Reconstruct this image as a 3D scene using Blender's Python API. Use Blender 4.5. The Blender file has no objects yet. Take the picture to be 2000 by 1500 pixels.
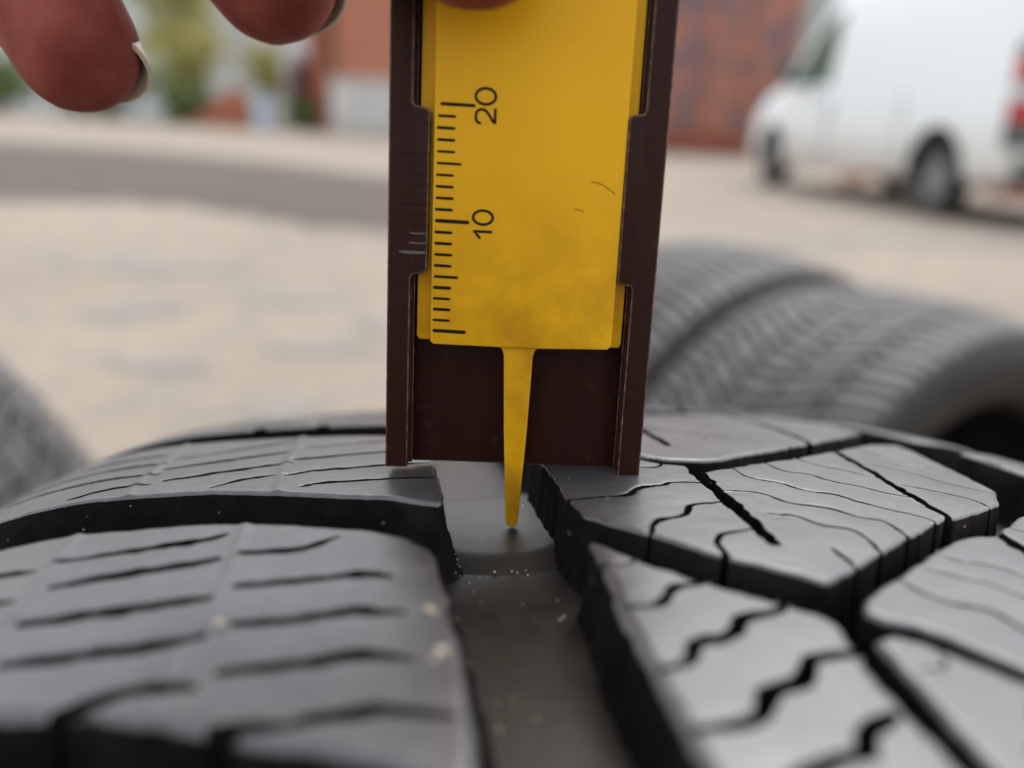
import bpy, bmesh, math, random
import numpy as np
from mathutils import Vector, Matrix

random.seed(7)
rng = np.random.default_rng(11)
SC = bpy.context.scene
COL = SC.collection
MM = 0.001
rad = math.radians

# ------------------------------------------------------------------ camera
CAM_H = 0.63365                       # lens height above the yard
PITCH, ROLL = rad(17.3), rad(2.9)
FWD = Vector((0, math.cos(PITCH), -math.sin(PITCH)))
UP0 = Vector((0, math.sin(PITCH), math.cos(PITCH)))
RIGHT = Vector((math.cos(ROLL), 0, 0)) + UP0 * math.sin(ROLL)
UPV = Vector((-math.sin(ROLL), 0, 0)) + UP0 * math.cos(ROLL)
CAM = Vector((0, 0, CAM_H))
cam_data = bpy.data.cameras.new('camera')
cam = bpy.data.objects.new('camera', cam_data)
COL.objects.link(cam)
rm = Matrix((RIGHT, UPV, -FWD)).transposed().to_4x4()
rm.translation = CAM
cam.matrix_world = rm
cam_data.sensor_width = 36.0
cam_data.lens = 29.52
cam_data.clip_start = 0.002
cam_data.clip_end = 600
cam_data.dof.use_dof = True
cam_data.dof.focus_distance = 0.0765
cam_data.dof.aperture_fstop = 11.8
SC.camera = cam

# ------------------------------------------------------------------ sky, sun, exposure
SUN_EL, SUN_AZ = rad(64), rad(20)     # azimuth measured from +Y (view direction) towards +X
world = bpy.data.worlds.new('World')
SC.world = world
world.use_nodes = True
nt = world.node_tree
nt.nodes.clear()
wo = nt.nodes.new('ShaderNodeOutputWorld')
bg = nt.nodes.new('ShaderNodeBackground')
sky = nt.nodes.new('ShaderNodeTexSky')
sky.sky_type = 'NISHITA'
sky.sun_disc = False
sky.sun_elevation = SUN_EL
sky.sun_rotation = SUN_AZ
sky.air_density = 2.0
sky.dust_density = 3.0
sky.ozone_density = 1.0
hs = nt.nodes.new('ShaderNodeHueSaturation')
hs.inputs['Saturation'].default_value = 0.34
bg.inputs['Strength'].default_value = 0.15
nt.links.new(sky.outputs[0], hs.inputs['Color'])
nt.links.new(hs.outputs[0], bg.inputs['Color'])
nt.links.new(bg.outputs[0], wo.inputs['Surface'])

sun_data = bpy.data.lights.new('sun', 'SUN')
sun_data.energy = 0.7
sun_data.angle = rad(60)
sun_data.color = (1.0, 0.96, 0.9)
sun = bpy.data.objects.new('sun', sun_data)
COL.objects.link(sun)
sdir = Vector((math.sin(SUN_AZ) * math.cos(SUN_EL), math.cos(SUN_AZ) * math.cos(SUN_EL), math.sin(SUN_EL)))
sun.rotation_euler = (-sdir).to_track_quat('-Z', 'Y').to_euler()
sun.location = (3, 4, 8)

SC.view_settings.view_transform = 'Standard'
SC.view_settings.look = 'None'
SC.view_settings.gamma = 1
SC.view_settings.exposure = 1.15
SC.render.engine = 'CYCLES'
SC.cycles.use_denoising = True
SC.cycles.max_bounces = 8
SC.cycles.sample_clamp_indirect = 8

# ------------------------------------------------------------------ helpers
def tag(o, label=None, cat=None, group=None, kind=None):
    if label: o['label'] = label
    if cat: o['category'] = cat
    if group: o['group'] = group
    if kind: o['kind'] = kind
    return o

def link(o, parent=None):
    COL.objects.link(o)
    if parent is not None:
        o.parent = parent
    return o

def empty(name, mat=None, loc=None):
    o = bpy.data.objects.new(name, None)
    o.empty_display_size = 0.02
    if mat is not None: o.matrix_world = mat
    if loc is not None: o.location = loc
    COL.objects.link(o)
    return o

def mesh_obj(name, verts, faces, mats, parent=None, smooth=None, midx=None):
    me = bpy.data.meshes.new(name)
    me.from_pydata([tuple(v) for v in verts], [], faces)
    for m in (mats if isinstance(mats, (list, tuple)) else [mats]):
        me.materials.append(m)
    if midx is not None:
        me.polygons.foreach_set('material_index', np.asarray(midx, dtype=np.int32))
    if smooth is not None:
        me.polygons.foreach_set('use_smooth', [True] * len(me.polygons))
        me.set_sharp_from_angle(angle=rad(smooth))
    me.update()
    return link(bpy.data.objects.new(name, me), parent)

def bm_obj(name, bm, mats, parent=None, smooth=35):
    me = bpy.data.meshes.new(name)
    bmesh.ops.recalc_face_normals(bm, faces=bm.faces)
    bm.to_mesh(me); bm.free()
    for m in (mats if isinstance(mats, (list, tuple)) else [mats]):
        me.materials.append(m)
    if smooth is not None:
        me.polygons.foreach_set('use_smooth', [True] * len(me.polygons))
        me.set_sharp_from_angle(angle=rad(smooth))
    return link(bpy.data.objects.new(name, me), parent)

def bm_box(bm, lo, hi, bev=0, seg=2, mat=None):
    lo, hi = Vector(lo), Vector(hi)
    c = (lo + hi) / 2
    g = bmesh.ops.create_cube(bm, size=1, matrix=Matrix.Translation(c) @ Matrix.Diagonal((*(hi - lo), 1)))
    if bev:
        es = list({e for v in g['verts'] for e in v.link_edges})
        bmesh.ops.bevel(bm, geom=es, offset=bev, segments=seg, profile=0.6, affect='EDGES', material=-1 if mat is None else mat)

def box(name, lo, hi, mats, parent=None, bev=0, seg=2, smooth=35, mat=None):
    bm = bmesh.new(); bm_box(bm, lo, hi, bev, seg, mat)
    return bm_obj(name, bm, mats, parent, smooth)

def prism(name, poly, z0, z1, mats, parent=None, bev=0, seg=2, smooth=35, mat=None):
    """extrude a 2-D outline from z0 to z1, bevelling all edges"""
    bm = bmesh.new()
    vs = [bm.verts.new((x, y, z1)) for x, y in poly]
    f = bm.faces.new(vs)
    r = bmesh.ops.extrude_face_region(bm, geom=[f])
    for v in r['geom']:
        if isinstance(v, bmesh.types.BMVert): v.co.z = z0
    if bev:
        bmesh.ops.bevel(bm, geom=list(bm.edges), offset=bev, segments=seg, profile=0.6, affect='EDGES', material=-1 if mat is None else mat)
    return bm_obj(name, bm, mats, parent, smooth)

# ------------------------------------------------------------------ materials
class MT:
    def __init__(s, name):
        s.m = bpy.data.materials.new(name); s.m.use_nodes = True
        s.t = s.m.node_tree; s.b = s.t.nodes['Principled BSDF']
        s.co = s.t.nodes.new('ShaderNodeTexCoord')
    def n(s, kind, **kw):
        x = s.t.nodes.new(kind)
        for k, v in kw.items():
            if k in x.inputs: x.inputs[k].default_value = v
            else: setattr(x, k, v)
        return x
    def l(s, a, b): s.t.links.new(a, b)
    def set(s, **kw):
        for k, v in kw.items(): s.b.inputs[k.replace('_', ' ')].default_value = v
        return s
    def noise(s, scale, detail=4, rough=0.55, vec=None, stretch=None):
        x = s.n('ShaderNodeTexNoise', Scale=scale, Detail=detail, Roughness=rough)
        v = vec or s.co.outputs['Object']
        if stretch:
            mp = s.n('ShaderNodeMapping'); mp.inputs['Scale'].default_value = stretch
            s.l(v, mp.inputs[0]); v = mp.outputs[0]
        s.l(v, x.inputs['Vector'])
        return x.outputs['Fac']
    def ramp(s, fac, stops):
        r = s.n('ShaderNodeValToRGB')
        e = r.color_ramp.elements
        while len(e) < len(stops): e.new(0.5)
        for q, (p, c) in zip(e, stops):
            q.position = p; q.color = (*c, 1) if len(c) == 3 else c
        s.l(fac, r.inputs[0])
        return r.outputs[0]
    def mix(s, fac, a, b):
        x = s.n('ShaderNodeMix', data_type='RGBA')
        if isinstance(fac, (int, float)): x.inputs[0].default_value = fac
        else: s.l(fac, x.inputs[0])
        for i, c in ((6, a), (7, b)):
            if isinstance(c, tuple): x.inputs[i].default_value = (*c, 1)
            else: s.l(c, x.inputs[i])
        return x.outputs[2]
    def color(s, c): s.l(c, s.b.inputs['Base Color']); return s
    def rough(s, fac, lo, hi):
        x = s.n('ShaderNodeMapRange'); x.inputs[3].default_value = lo; x.inputs[4].default_value = hi
        s.l(fac, x.inputs[0]); s.l(x.outputs[0], s.b.inputs['Roughness']); return s
    def bump(s, fac, strength, dist):
        x = s.n('ShaderNodeBump', Strength=strength, Distance=dist)
        s.l(fac, x.inputs['Height'])
        prev = s.b.inputs['Normal'].links
        if prev: s.l(prev[0].from_socket, x.inputs['Normal'])
        s.l(x.outputs[0], s.b.inputs['Normal']); return s

def g3(a, b, t): return tuple(x + (y - x) * t for x, y in zip(a, b))

def mat_rubber(name, base, dust, lo, hi, r0=0.42, r1=0.6, sc=1.0, spec=0.5):
    k = MT(name)
    n1 = k.noise(90 * sc, 6); n2 = k.noise(700 * sc, 4); n3 = k.noise(2600 * sc, 3)
    d = k.ramp(n1, [(lo, (0, 0, 0)), (hi, (1, 1, 1))])
    c = k.mix(d, base, dust)
    c = k.mix(k.ramp(n2, [(0.35, (0, 0, 0)), (0.75, (0.35, 0.35, 0.35))]), c, g3(base, dust, 0.6))
    k.color(c).rough(n2, r0, r1).bump(n3, 0.25, 0.00008).bump(n2, 0.2, 0.0002)
    k.set(Specular_IOR_Level=spec)
    return k.m
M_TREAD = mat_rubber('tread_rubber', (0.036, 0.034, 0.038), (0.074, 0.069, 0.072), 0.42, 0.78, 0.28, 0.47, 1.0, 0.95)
M_WALL = mat_rubber('shaded_wall_rubber', (0.006, 0.005, 0.005), (0.026, 0.020, 0.017), 0.5, 0.85, 0.8, 0.95, 1.0, 0.06)  # same rubber as the tops, darkened: shade inside grooves and sipes painted in
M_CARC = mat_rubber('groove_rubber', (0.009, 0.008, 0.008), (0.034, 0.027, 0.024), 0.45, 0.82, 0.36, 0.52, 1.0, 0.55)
M_OLDTREAD = mat_rubber('dusty_tread_rubber', (0.046, 0.043, 0.045), (0.105, 0.097, 0.094), 0.4, 0.7, 0.48, 0.66, 0.4, 0.5)
M_OLDSIDE = mat_rubber('dusty_sidewall_rubber', (0.011, 0.009, 0.009), (0.024, 0.020, 0.019), 0.4, 0.8, 0.55, 0.7, 0.4, 0.3)
def plain(name, c, r=0.5, metal=0, var=0.0, scale=5, spec=0.5):
    k = MT(name); k.set(Roughness=r, Metallic=metal, Specular_IOR_Level=spec)
    k.color(k.ramp(k.noise(scale, 5), [(0.3, tuple(x * (1 - var) for x in c)), (0.7, tuple(min(1, x * (1 + var)) for x in c))]))
    return k.m

# ================================================================== SETTING
k = MT('yard_ground')
n1 = k.noise(0.5, 6, 0.6); n2 = k.noise(5.5, 9, 0.72); n3 = k.noise(60, 6, 0.7)
c = k.ramp(n1, [(0.3, (0.220, 0.184, 0.148)), (0.55, (0.285, 0.240, 0.194)), (0.75, (0.300, 0.252, 0.202))])
c = k.mix(k.ramp(n2, [(0.38, (0.7, 0.7, 0.7)), (0.54, (0, 0, 0))]), c, (0.185, 0.170, 0.150))
c = k.mix(k.ramp(n3, [(0.3, (0.4, 0.4, 0.4)), (0.5, (0, 0, 0))]), c, (0.15, 0.128, 0.108))
k.color(c).set(Roughness=0.95, Specular_IOR_Level=0.2).bump(n3, 0.5, 0.01).bump(n2, 0.4, 0.02)
M_GROUND = k.m
# ground: one sheet to the horizon, finer near the camera
def ground_sheet():
    xs = np.concatenate([[-400, -150, -60], np.linspace(-30, 30, 61), [60, 150, 400]])
    ys = np.concatenate([[-400, -100, -20], np.linspace(-5, 50, 56), [80, 160, 500]])
    V = [(x, y, 0.0) for y in ys for x in xs]
    nx = len(xs)
    Fs = [(j * nx + i, j * nx + i + 1, (j + 1) * nx + i + 1, (j + 1) * nx + i) for j in range(len(ys) - 1) for i in range(nx - 1)]
    return mesh_obj('ground', V, Fs, M_GROUND)
tag(ground_sheet(), kind='structure')

# worn asphalt strip crossing the yard
k = MT('worn_asphalt')
n1 = k.noise(0.8, 6); n2 = k.noise(40, 6)
c = k.ramp(n1, [(0.3, (0.086, 0.073, 0.062)), (0.7, (0.112, 0.094, 0.080))])
c = k.mix(k.ramp(n2, [(0.45, (0, 0, 0)), (0.7, (0.6, 0.6, 0.6))]), c, (0.128, 0.110, 0.098))
k.color(c).set(Roughness=0.95, Specular_IOR_Level=0.1).bump(n2, 0.4, 0.01)
M_ASPH = k.m
far_e = [(-40, 20.5), (-14, 15.2), (-7.8, 12.8), (-5.4, 12.2), (-3.6, 11.2), (-2.1, 9.9), (-1.0, 8.9), (-0.2, 7.8), (0.3, 6.6)]
near_e = [(0.3, 5.4), (-0.1, 4.7), (-0.7, 4.75), (-1.35, 4.95), (-2.0, 5.5), (-2.7, 5.75), (-3.2, 5.4), (-3.9, 5.0), (-9, 5.2), (-40, 7)]
def wob(ps, n=10, a=0.10):
    out = []
    for (x0, y0), (x1, y1) in zip(ps[:-1], ps[1:]):
        for i in range(n):
            t = i / n
            out.append((x0 + (x1 - x0) * t + random.uniform(-a, a), y0 + (y1 - y0) * t + random.uniform(-a, a)))
    return out + [ps[-1]]
ap = wob(far_e) + wob(near_e)
mesh_obj('asphalt_road', [(x, y, 0.004) for x, y in ap], [list(range(len(ap)))[::-1]], M_ASPH)
tag(bpy.data.objects['asphalt_road'], kind='structure')
# a few darker worn patches on the ground (own shapes)
k = MT('patched_concrete'); k.color(k.ramp(k.noise(6, 6), [(0.3, (0.165, 0.153, 0.137)), (0.7, (0.21, 0.188, 0.162))])).set(Roughness=0.9)
M_PATCH = k.m
for (x, y, a, b, t) in [(-0.36, 2.6, 0.13, 0.10, 0.3), (-0.9, 2.05, 0.12, 0.07, 0.1), (-0.5, 1.75, 0.10, 0.06, 0.8), (0.05, 3.3, 0.3, 0.12, 0.2), (-1.5, 3.4, 0.4, 0.12, 0.1), (-0.55, 2.3, 0.14, 0.07, 0.2), (-0.15, 2.15, 0.10, 0.06, 0.5), (-0.75, 2.9, 0.2, 0.08, 0.1), (-1.2, 2.6, 0.16, 0.08, 0.4), (0.1, 2.5, 0.14, 0.07, 0.0), (2.6, 5.6, 0.9, 0.2, 0.1)]:
    ps = []
    for i in range(28):
        q = i / 28 * 2 * math.pi; rr = 1 + random.uniform(-0.22, 0.22)
        px, py = a * rr * math.cos(q), b * rr * math.sin(q)
        ps.append((x + px * math.cos(t) - py * math.sin(t), y + px * math.sin(t) + py * math.cos(t), 0.004))
    o = mesh_obj('ground_patch', ps, [list(range(28))], M_PATCH); tag(o, kind='structure')

# ================================================================== FRONT TYRE
YAW, C_OFF, TR, W0, Q0, Q1, Q2 = rad(8.886), 38.985, 302.612, 12.445, 404.88, 9.43, 47.81
DVEC = Vector((-math.sin(YAW), math.cos(YAW), 0)); AVEC = Vector((math.cos(YAW), math.sin(YAW), 0))
GB = Vector((0.516, 72.0, -31.127)) * MM + CAM            # where the gauge stands on the tread
def drop(t):
    t = np.abs(t); return t ** 2 / (2 * Q0) + Q1 * (np.maximum(t - Q2, 0) / 30) ** 2
TH0 = C_OFF / TR
DR0 = float(drop(np.array(W0)))
TC = GB - (TR - DR0) * MM * (math.sin(TH0) * DVEC + math.cos(TH0) * Vector((0, 0, 1)))
# tyre local frame: x = axis, y = forward, z = up; origin at the ground contact under the hub
t_mat = Matrix((AVEC, DVEC, Vector((0, 0, 1)))).transposed().to_4x4()
t_mat.translation = Vector((TC.x, TC.y, 0))
tyre = empty('tyre', t_mat)
tag(tyre, 'worn winter tyre standing upright in the foreground under the tread gauge', 'tyre', 'used tyres standing in the yard')
HUBZ = TC.z
def tmap(w, s, h):
    """tread coordinates in mm (w across, s along, h above tread surface) -> tyre local metres"""
    w = np.asarray(w, float); s = np.asarray(s, float); h = np.asarray(h, float)
    r_ = (TR - drop(w - W0) + h) * MM
    th = TH0 + s / TR
    return np.stack([w * MM, r_ * np.sin(th), r_ * np.cos(th) + HUBZ], -1)

def vnoise(x, y, seed, f):
    """cheap smooth value noise in [-1,1]"""
    x = x * f; y = y * f
    xi = np.floor(x).astype(int); yi = np.floor(y).astype(int)
    fx = x - xi; fy = y - yi
    fx = fx * fx * (3 - 2 * fx); fy = fy * fy * (3 - 2 * fy)
    def h(a, b):
        q = (a * 374761393 + b * 668265263 + seed * 974711) & 0x7fffffff
        q = ((q ^ (q >> 13)) * 1274126177) & 0x7fffffff
        return (q % 10007) / 5003.5 - 1
    return (h(xi, yi) * (1 - fx) + h(xi + 1, yi) * fx) * (1 - fy) + (h(xi, yi + 1) * (1 - fx) + h(xi + 1, yi + 1) * fx) * fy

def seg_dist(px, py, a, b):
    ax, ay = a; bx, by = b
    dx, dy = bx - ax, by - ay
    L = dx * dx + dy * dy + 1e-12
    t = np.clip(((px - ax) * dx + (py - ay) * dy) / L, 0, 1)
    return np.hypot(px - ax - t * dx, py - ay - t * dy), t

def poly_sdf(px, py, poly):
    d = np.full(px.shape, 1e9); ins = np.zeros(px.shape, bool)
    n = len(poly)
    for i in range(n):
        a, b = poly[i], poly[(i + 1) % n]
        dd, _ = seg_dist(px, py, a, b)
        d = np.minimum(d, dd)
        if a[1] != b[1]:
            cond = ((a[1] > py) != (b[1] > py)) & (px < (b[0] - a[0]) * (py - a[1]) / (b[1] - a[1]) + a[0])
            ins ^= cond
    return np.where(ins, d, -d)

def smooth_line(ps, n=8):
    """Catmull-Rom through points"""
    ps = [np.array(p, float) for p in ps]
    if len(ps) < 3: return [tuple(p) for p in ps]
    q = [2 * ps[0] - ps[1]] + ps + [2 * ps[-1] - ps[-2]]
    out = []
    for i in range(1, len(q) - 2):
        for j in range(n):
            t = j / n
            out.append(tuple(0.5 * ((2 * q[i]) + (-q[i - 1] + q[i + 1]) * t + (2 * q[i - 1] - 5 * q[i] + 4 * q[i + 1] - q[i + 2]) * t * t + (-q[i - 1] + 3 * q[i] - 3 * q[i + 1] + q[i + 2]) * t ** 3)))
    out.append(tuple(ps[-1]))
    return out

def tread_block(name, poly, sipes, step=0.22, corner=0.6, depth=6.8, rr=0.45, seed=1, rag=0.055, draft=0.7, parent=None, ridges=()):
    """one rubber block: outline and incisions in tread mm; solid top clipped along its contours, with walls"""
    P = np.array(poly, float)
    x0, y0 = P.min(0) - 0.7; x1, y1 = P.max(0) + 0.7
    nx = int((x1 - x0) / step) + 1; ny = int((y1 - y0) / step) + 1
    gx = x0 + np.arange(nx) * step; gy = y0 + np.arange(ny) * step
    X, Y = np.meshgrid(gx, gy)
    jx = X + 0.12 * vnoise(X, Y, seed, 0.9); jy = Y + 0.12 * vnoise(X, Y, seed + 5, 0.9)
    # rounded corners: inset then grow
    fo = poly_sdf(jx, jy, poly)
    fo = fo + rag * vnoise(X, Y, seed + 9, 2.1) + 0.10 * vnoise(X, Y, seed + 3, 0.35)
    f = fo.copy()
    fs = np.full(X.shape, 1e9)
    for sp in sipes:
        pts, wd = sp[0], sp[1]
        taper = sp[2] if len(sp) > 2 else 0.35
        blob = sp[3] if len(sp) > 3 else 0
        pl = smooth_line(pts, 6)
        n = len(pl) - 1
        for i in range(n):
            lo = np.minimum(pl[i], pl[i + 1]) - 2; hi = np.maximum(pl[i], pl[i + 1]) + 2
            ia, ib = max(0, int((lo[0] - x0) / step)), min(nx, int((hi[0] - x0) / step) + 2)
            ja, jb = max(0, int((lo[1] - y0) / step)), min(ny, int((hi[1] - y0) / step) + 2)
            if ia >= ib or ja >= jb: continue
            sl = (slice(ja, jb), slice(ia, ib))
            dd, t = seg_dist(jx[sl], jy[sl], pl[i], pl[i + 1])
            u = (i + t) / n
            hw = wd * (1 - (1 - taper) * np.abs(2 * u - 1) ** 2.5)
            hw = hw * (1 + 0.30 * vnoise(X[sl], Y[sl], seed + 21, 1.1))
            if blob: hw = hw + blob * np.maximum(np.exp(-((u - 0.04) * n / 2.0) ** 2), 0)
            fs[sl] = np.minimum(fs[sl], dd - hw)
    f = np.minimum(f, fs)
    z = np.zeros(X.shape)
    def rnd(ff, r_):
        q = np.clip(r_ - ff, 0, r_ * 0.97); return r_ - np.sqrt(np.maximum(r_ * r_ - q * q, 0))
    z -= np.maximum(rnd(fo, rr), rnd(fs, 0.05))
    z += 0.05 * vnoise(X, Y, seed + 31, 0.16) + 0.012 * vnoise(X, Y, seed + 33, 0.8)
    for wr_ in ridges:      # lengthwise moulding seams
        z += 0.16 * np.exp(-((X - wr_ - 0.3 * vnoise(X * 0, Y, seed + 41, 0.12)) / 0.45) ** 2)
    # wear: the rubber between incisions sags a touch towards each cut
    z -= 0.035 * np.exp(-np.clip(fs, 0, 9) / 0.7)
    ins = f > 0
    vid = -np.ones(X.shape, int)
    verts = []; top = []
    ii = np.argwhere(ins)
    vid[ins] = np.arange(len(ii))
    vx = X[ins]; vy = Y[ins]; vz = z[ins]
    ex_x, ex_y, ex_z = [], [], []
    base = len(ii)
    def cross(A, B, fa, fb, za, zb, xa, xb, ya, yb):
        t = fa / (fa - fb)
        return xa + (xb - xa) * t, ya + (yb - ya) * t, np.where(fa > 0, za, zb)
    # horizontal crossings
    hc = ins[:, :-1] != ins[:, 1:]
    hid = -np.ones(hc.shape, int); m = hc
    cx, cy, cz = cross(0, 0, f[:, :-1][m], f[:, 1:][m], z[:, :-1][m], z[:, 1:][m], X[:, :-1][m], X[:, 1:][m], Y[:, :-1][m], Y[:, 1:][m])
    hid[m] = base + np.arange(m.sum()); base += int(m.sum())
    vc = ins[:-1, :] != ins[1:, :]
    wid = -np.ones(vc.shape, int); m2 = vc
    dx_, dy_, dz_ = cross(0, 0, f[:-1][m2], f[1:][m2], z[:-1][m2], z[1:][m2], X[:-1][m2], X[1:][m2], Y[:-1][m2], Y[1:][m2])
    wid[m2] = base + np.arange(m2.sum()); base += int(m2.sum())
    VX = np.concatenate([vx, cx, dx_]); VY = np.concatenate([vy, cy, dy_]); VZ = np.concatenate([vz, cz, dz_])
    # rim height is constant along each contour (deeper on the rounded outer edge, crisp on incisions)
    ix = np.clip(np.round((VX - x0) / step).astype(int), 0, nx - 1); iy = np.clip(np.round((VY - y0) / step).astype(int), 0, ny - 1)
    outer_v = fo[iy, ix] < fs[iy, ix]
    VZ[len(vz):] = np.where(outer_v, -0.757 * rr, -0.04)[len(vz):]
    is_outer = np.zeros(len(VX), bool)
    # full cells
    a = vid[:-1, :-1]; b = vid[:-1, 1:]; c_ = vid[1:, 1:]; d = vid[1:, :-1]
    full = (a >= 0) & (b >= 0) & (c_ >= 0) & (d >= 0)
    faces = np.stack([a[full], b[full], c_[full], d[full]], -1).tolist()
    part = ((a >= 0) | (b >= 0) | (c_ >= 0) | (d >= 0)) & ~full
    bedges = []
    for j, i in np.argwhere(part):
        cor = [vid[j, i], vid[j, i + 1], vid[j + 1, i + 1], vid[j + 1, i]]
        edg = [hid[j, i], wid[j, i + 1], hid[j + 1, i], wid[j, i]]
        ring = []
        for q in range(4):
            if cor[q] >= 0: ring.append((int(cor[q]), 0))
            if edg[q] >= 0: ring.append((int(edg[q]), 1))
        if len(ring) < 3: continue
        inside4 = [c0 >= 0 for c0 in cor]
        if sum(inside4) == 2 and inside4[0] == inside4[2]:
            # ambiguous: two separate corners
            for q in range(4):
                if inside4[q]:
                    e_prev = edg[(q - 1) % 4]; e_next = edg[q]
                    faces.append([int(e_prev), int(cor[q]), int(e_next)])
                    bedges.append((int(e_next), int(e_prev)))
            continue
        faces.append([r0 for r0, _ in ring])
        for q in range(len(ring)):
            p0, p1 = ring[q], ring[(q + 1) % len(ring)]
            if p0[1] and p1[1]: bedges.append((p0[0], p1[0]))
    ntop = len(faces)
    # walls
    used = sorted({v for e in bedges for v in e})
    # outward direction from gradient of f
    gyf, gxf = np.gradient(poly_sdf(X, Y, poly), step * 1.0)
    low = {}
    nv = len(VX)
    levels = ((0.35, 0.10), (0.75, 0.38), (0.93, 0.75), (1.0, 1.15))
    RX = [[] for _ in levels]; RY = [[] for _ in levels]; RZ = [[] for _ in levels]
    nu = len(used)
    for q, v in enumerate(used):
        i, j = ix[v], iy[v]
        g = np.array([gxf[j, i], gyf[j, i]]); L = np.hypot(*g) + 1e-9
        k_ = draft if outer_v[v] else 0.0
        for l, (dz, dd) in enumerate(levels):
            RX[l].append(VX[v] - g[0] / L * k_ * dd); RY[l].append(VY[v] - g[1] / L * k_ * dd); RZ[l].append(-depth * dz)
        low[v] = q
    VX = np.concatenate([VX] + RX); VY = np.concatenate([VY] + RY); VZ = np.concatenate([VZ] + RZ)
    for (p, r0) in bedges:
        a0, b0 = p, r0
        for l in range(len(levels)):
            a1, b1 = nv + l * nu + low[p], nv + l * nu + low[r0]
            faces.append([b0, a0, a1, b1]); a0, b0 = a1, b1
    co = tmap(VX, VY, VZ)
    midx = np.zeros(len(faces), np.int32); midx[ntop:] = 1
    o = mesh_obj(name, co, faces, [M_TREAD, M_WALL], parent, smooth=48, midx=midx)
    return o

def sip(pts, w=0.16, taper=0.35, blob=0.0): return (pts, w, taper, blob)

PITCH_MM = 2 * math.pi * TR / 57
# --- left shoulder blocks --------------------------------------------------
L_top = [(-8.0, -18.0), (-8.4, -16.0), (-9.8, -13.6), (-12.6, -11.6), (-17.8, -9.5), (-24.0, -7.5), (-28.2, -6.6), (-36.2, -5.9), (-41.8, -6.0), (-50, -4.6), (-60, -1), (-74, 3)]
L_bot = [(-74, -19), (-60, -23.5), (-50, -26.5), (-42, -29), (-34.8, -30.6), (-27, -31.8), (-18.4, -35.6), (-11.8, -38.0), (-7.6, -40.8), (-7.3, -36), (-7.4, -28)]
near_poly = L_top + L_bot
near_sipes = [
    sip([(-35.8, -11.8), (-30, -11.4), (-25.5, -10.9), (-23.8, -10.2)], 0.54, 0.3), sip([(-34.4, -16.4), (-29, -15.6), (-23.6, -14.8)], 0.58, 0.5),
    sip([(-34.4, -21.4), (-28, -21.2), (-23.0, -20.8)], 0.61, 0.5), sip([(-33.4, -26.2), (-27, -26.2), (-22.4, -25.8)], 0.61, 0.5, 0.1),
    sip([(-28.5, -31.4), (-25, -30.5), (-22.0, -30.8)], 0.65, 0.5),
    sip([(-22.2, -14.2), (-19.5, -14.5), (-17.4, -14.3), (-15.0, -12.6)], 0.47, 0.25, 0.15), sip([(-21.6, -19.5), (-17, -19.7), (-13.4, -19.5), (-11.0, -20.3)], 0.51, 0.3, 0.18),
    sip([(-20.8, -24.6), (-17, -24.8), (-13.4, -24.5), (-10.4, -25.3)], 0.51, 0.3, 0.22), sip([(-20.8, -29.6), (-17, -29.7), (-13.2, -29.3), (-10.0, -30.3)], 0.54, 0.3, 0.22),
    sip([(-20.2, -34.4), (-17, -34.9), (-14.2, -34.5), (-11.4, -34.5), (-8.0, -35.6)], 0.54, 0.4, 0.1),
    sip([(-50, -10.5), (-43, -12.2), (-36.8, -13.0)], 0.54, 0.4), sip([(-50, -15.5), (-43, -17.0), (-36.2, -17.8)], 0.54, 0.4), sip([(-50, -20.5), (-43, -22), (-35.8, -22.8)], 0.54, 0.4),
    sip([(-63, -8), (-58, -10), (-52, -11)], 0.54, 0.4), sip([(-63, -14), (-58, -15.5), (-52, -16.5)], 0.54, 0.4),
]
tread_block('tread_block', near_poly, near_sipes, 0.25, seed=3, parent=tyre, draft=2.2, ridges=(-22.6, -35.8), rr=0.8)
far_poly = [(-7.0, 3), (-7.0, 8.0), (-7.2, 15), (-8.2, 18.4), (-12.0, 20.6), (-19.8, 23.6), (-27, 25.4), (-39.8, 28.4), (-50, 31), (-62, 37), (-76, 42), (-76, 16), (-62, 10.6), (-47.8, 6.4),
            (-42.0, 4.6), (-34.8, 3.0), (-27.0, 1.4), (-18.4, -2.2), (-11.8, -4.7), (-8.6, -6.6), (-7.4, -7.4), (-6.9, -6.6), (-6.9, -3)]
far_sipes = [
    sip([(-34.0, 17.2), (-28, 19.0), (-21.8, 21.4)], 0.39, 0.6), sip([(-33.8, 12.6), (-28, 13.6), (-22.0, 15.0)], 0.49, 0.6, 0.06),
    sip([(-32.6, 7.4), (-27, 8.6), (-21.0, 9.6)], 0.50, 0.5, 0.1), sip([(-27.6, 2.9), (-25, 4.6), (-22.0, 5.2)], 0.33, 0.4),
    sip([(-50, 25.2), (-43, 22.6), (-36.0, 20.4)], 0.50, 0.6), sip([(-50, 20.2), (-43, 17.6), (-34.8, 15.4)], 0.50, 0.6), sip([(-50, 15.4), (-43, 12.6), (-34.2, 10.6)], 0.50, 0.5, 0.1), sip([(-41.0, 5.8), (-38, 6.9), (-34.0, 6.8)], 0.46, 0.4),
    sip([(-64, 31), (-58, 28), (-51.5, 26)], 0.50, 0.5), sip([(-64, 25.5), (-58, 22.5), (-51.5, 20.8)], 0.50, 0.5), sip([(-64, 20), (-58, 17.5), (-51.5, 15.8)], 0.50, 0.5),
    sip([(-20.8, 16.8), (-16, 16.9), (-8, 17.2)], 0.33, 0.5), sip([(-21.0, 11.0), (-16, 11.2), (-7.6, 11.6)], 0.44, 0.5, 0.12), sip([(-21.0, 4.6), (-18.6, 5.5), (-15, 5.5), (-7.4, 5.7)], 0.39, 0.5, 0.08), sip([(-19.0, 0.4), (-17.6, 0.9), (-13, 0.8), (-6.0, 0.3)], 0.30, 0.5, 0.22),
]
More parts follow.
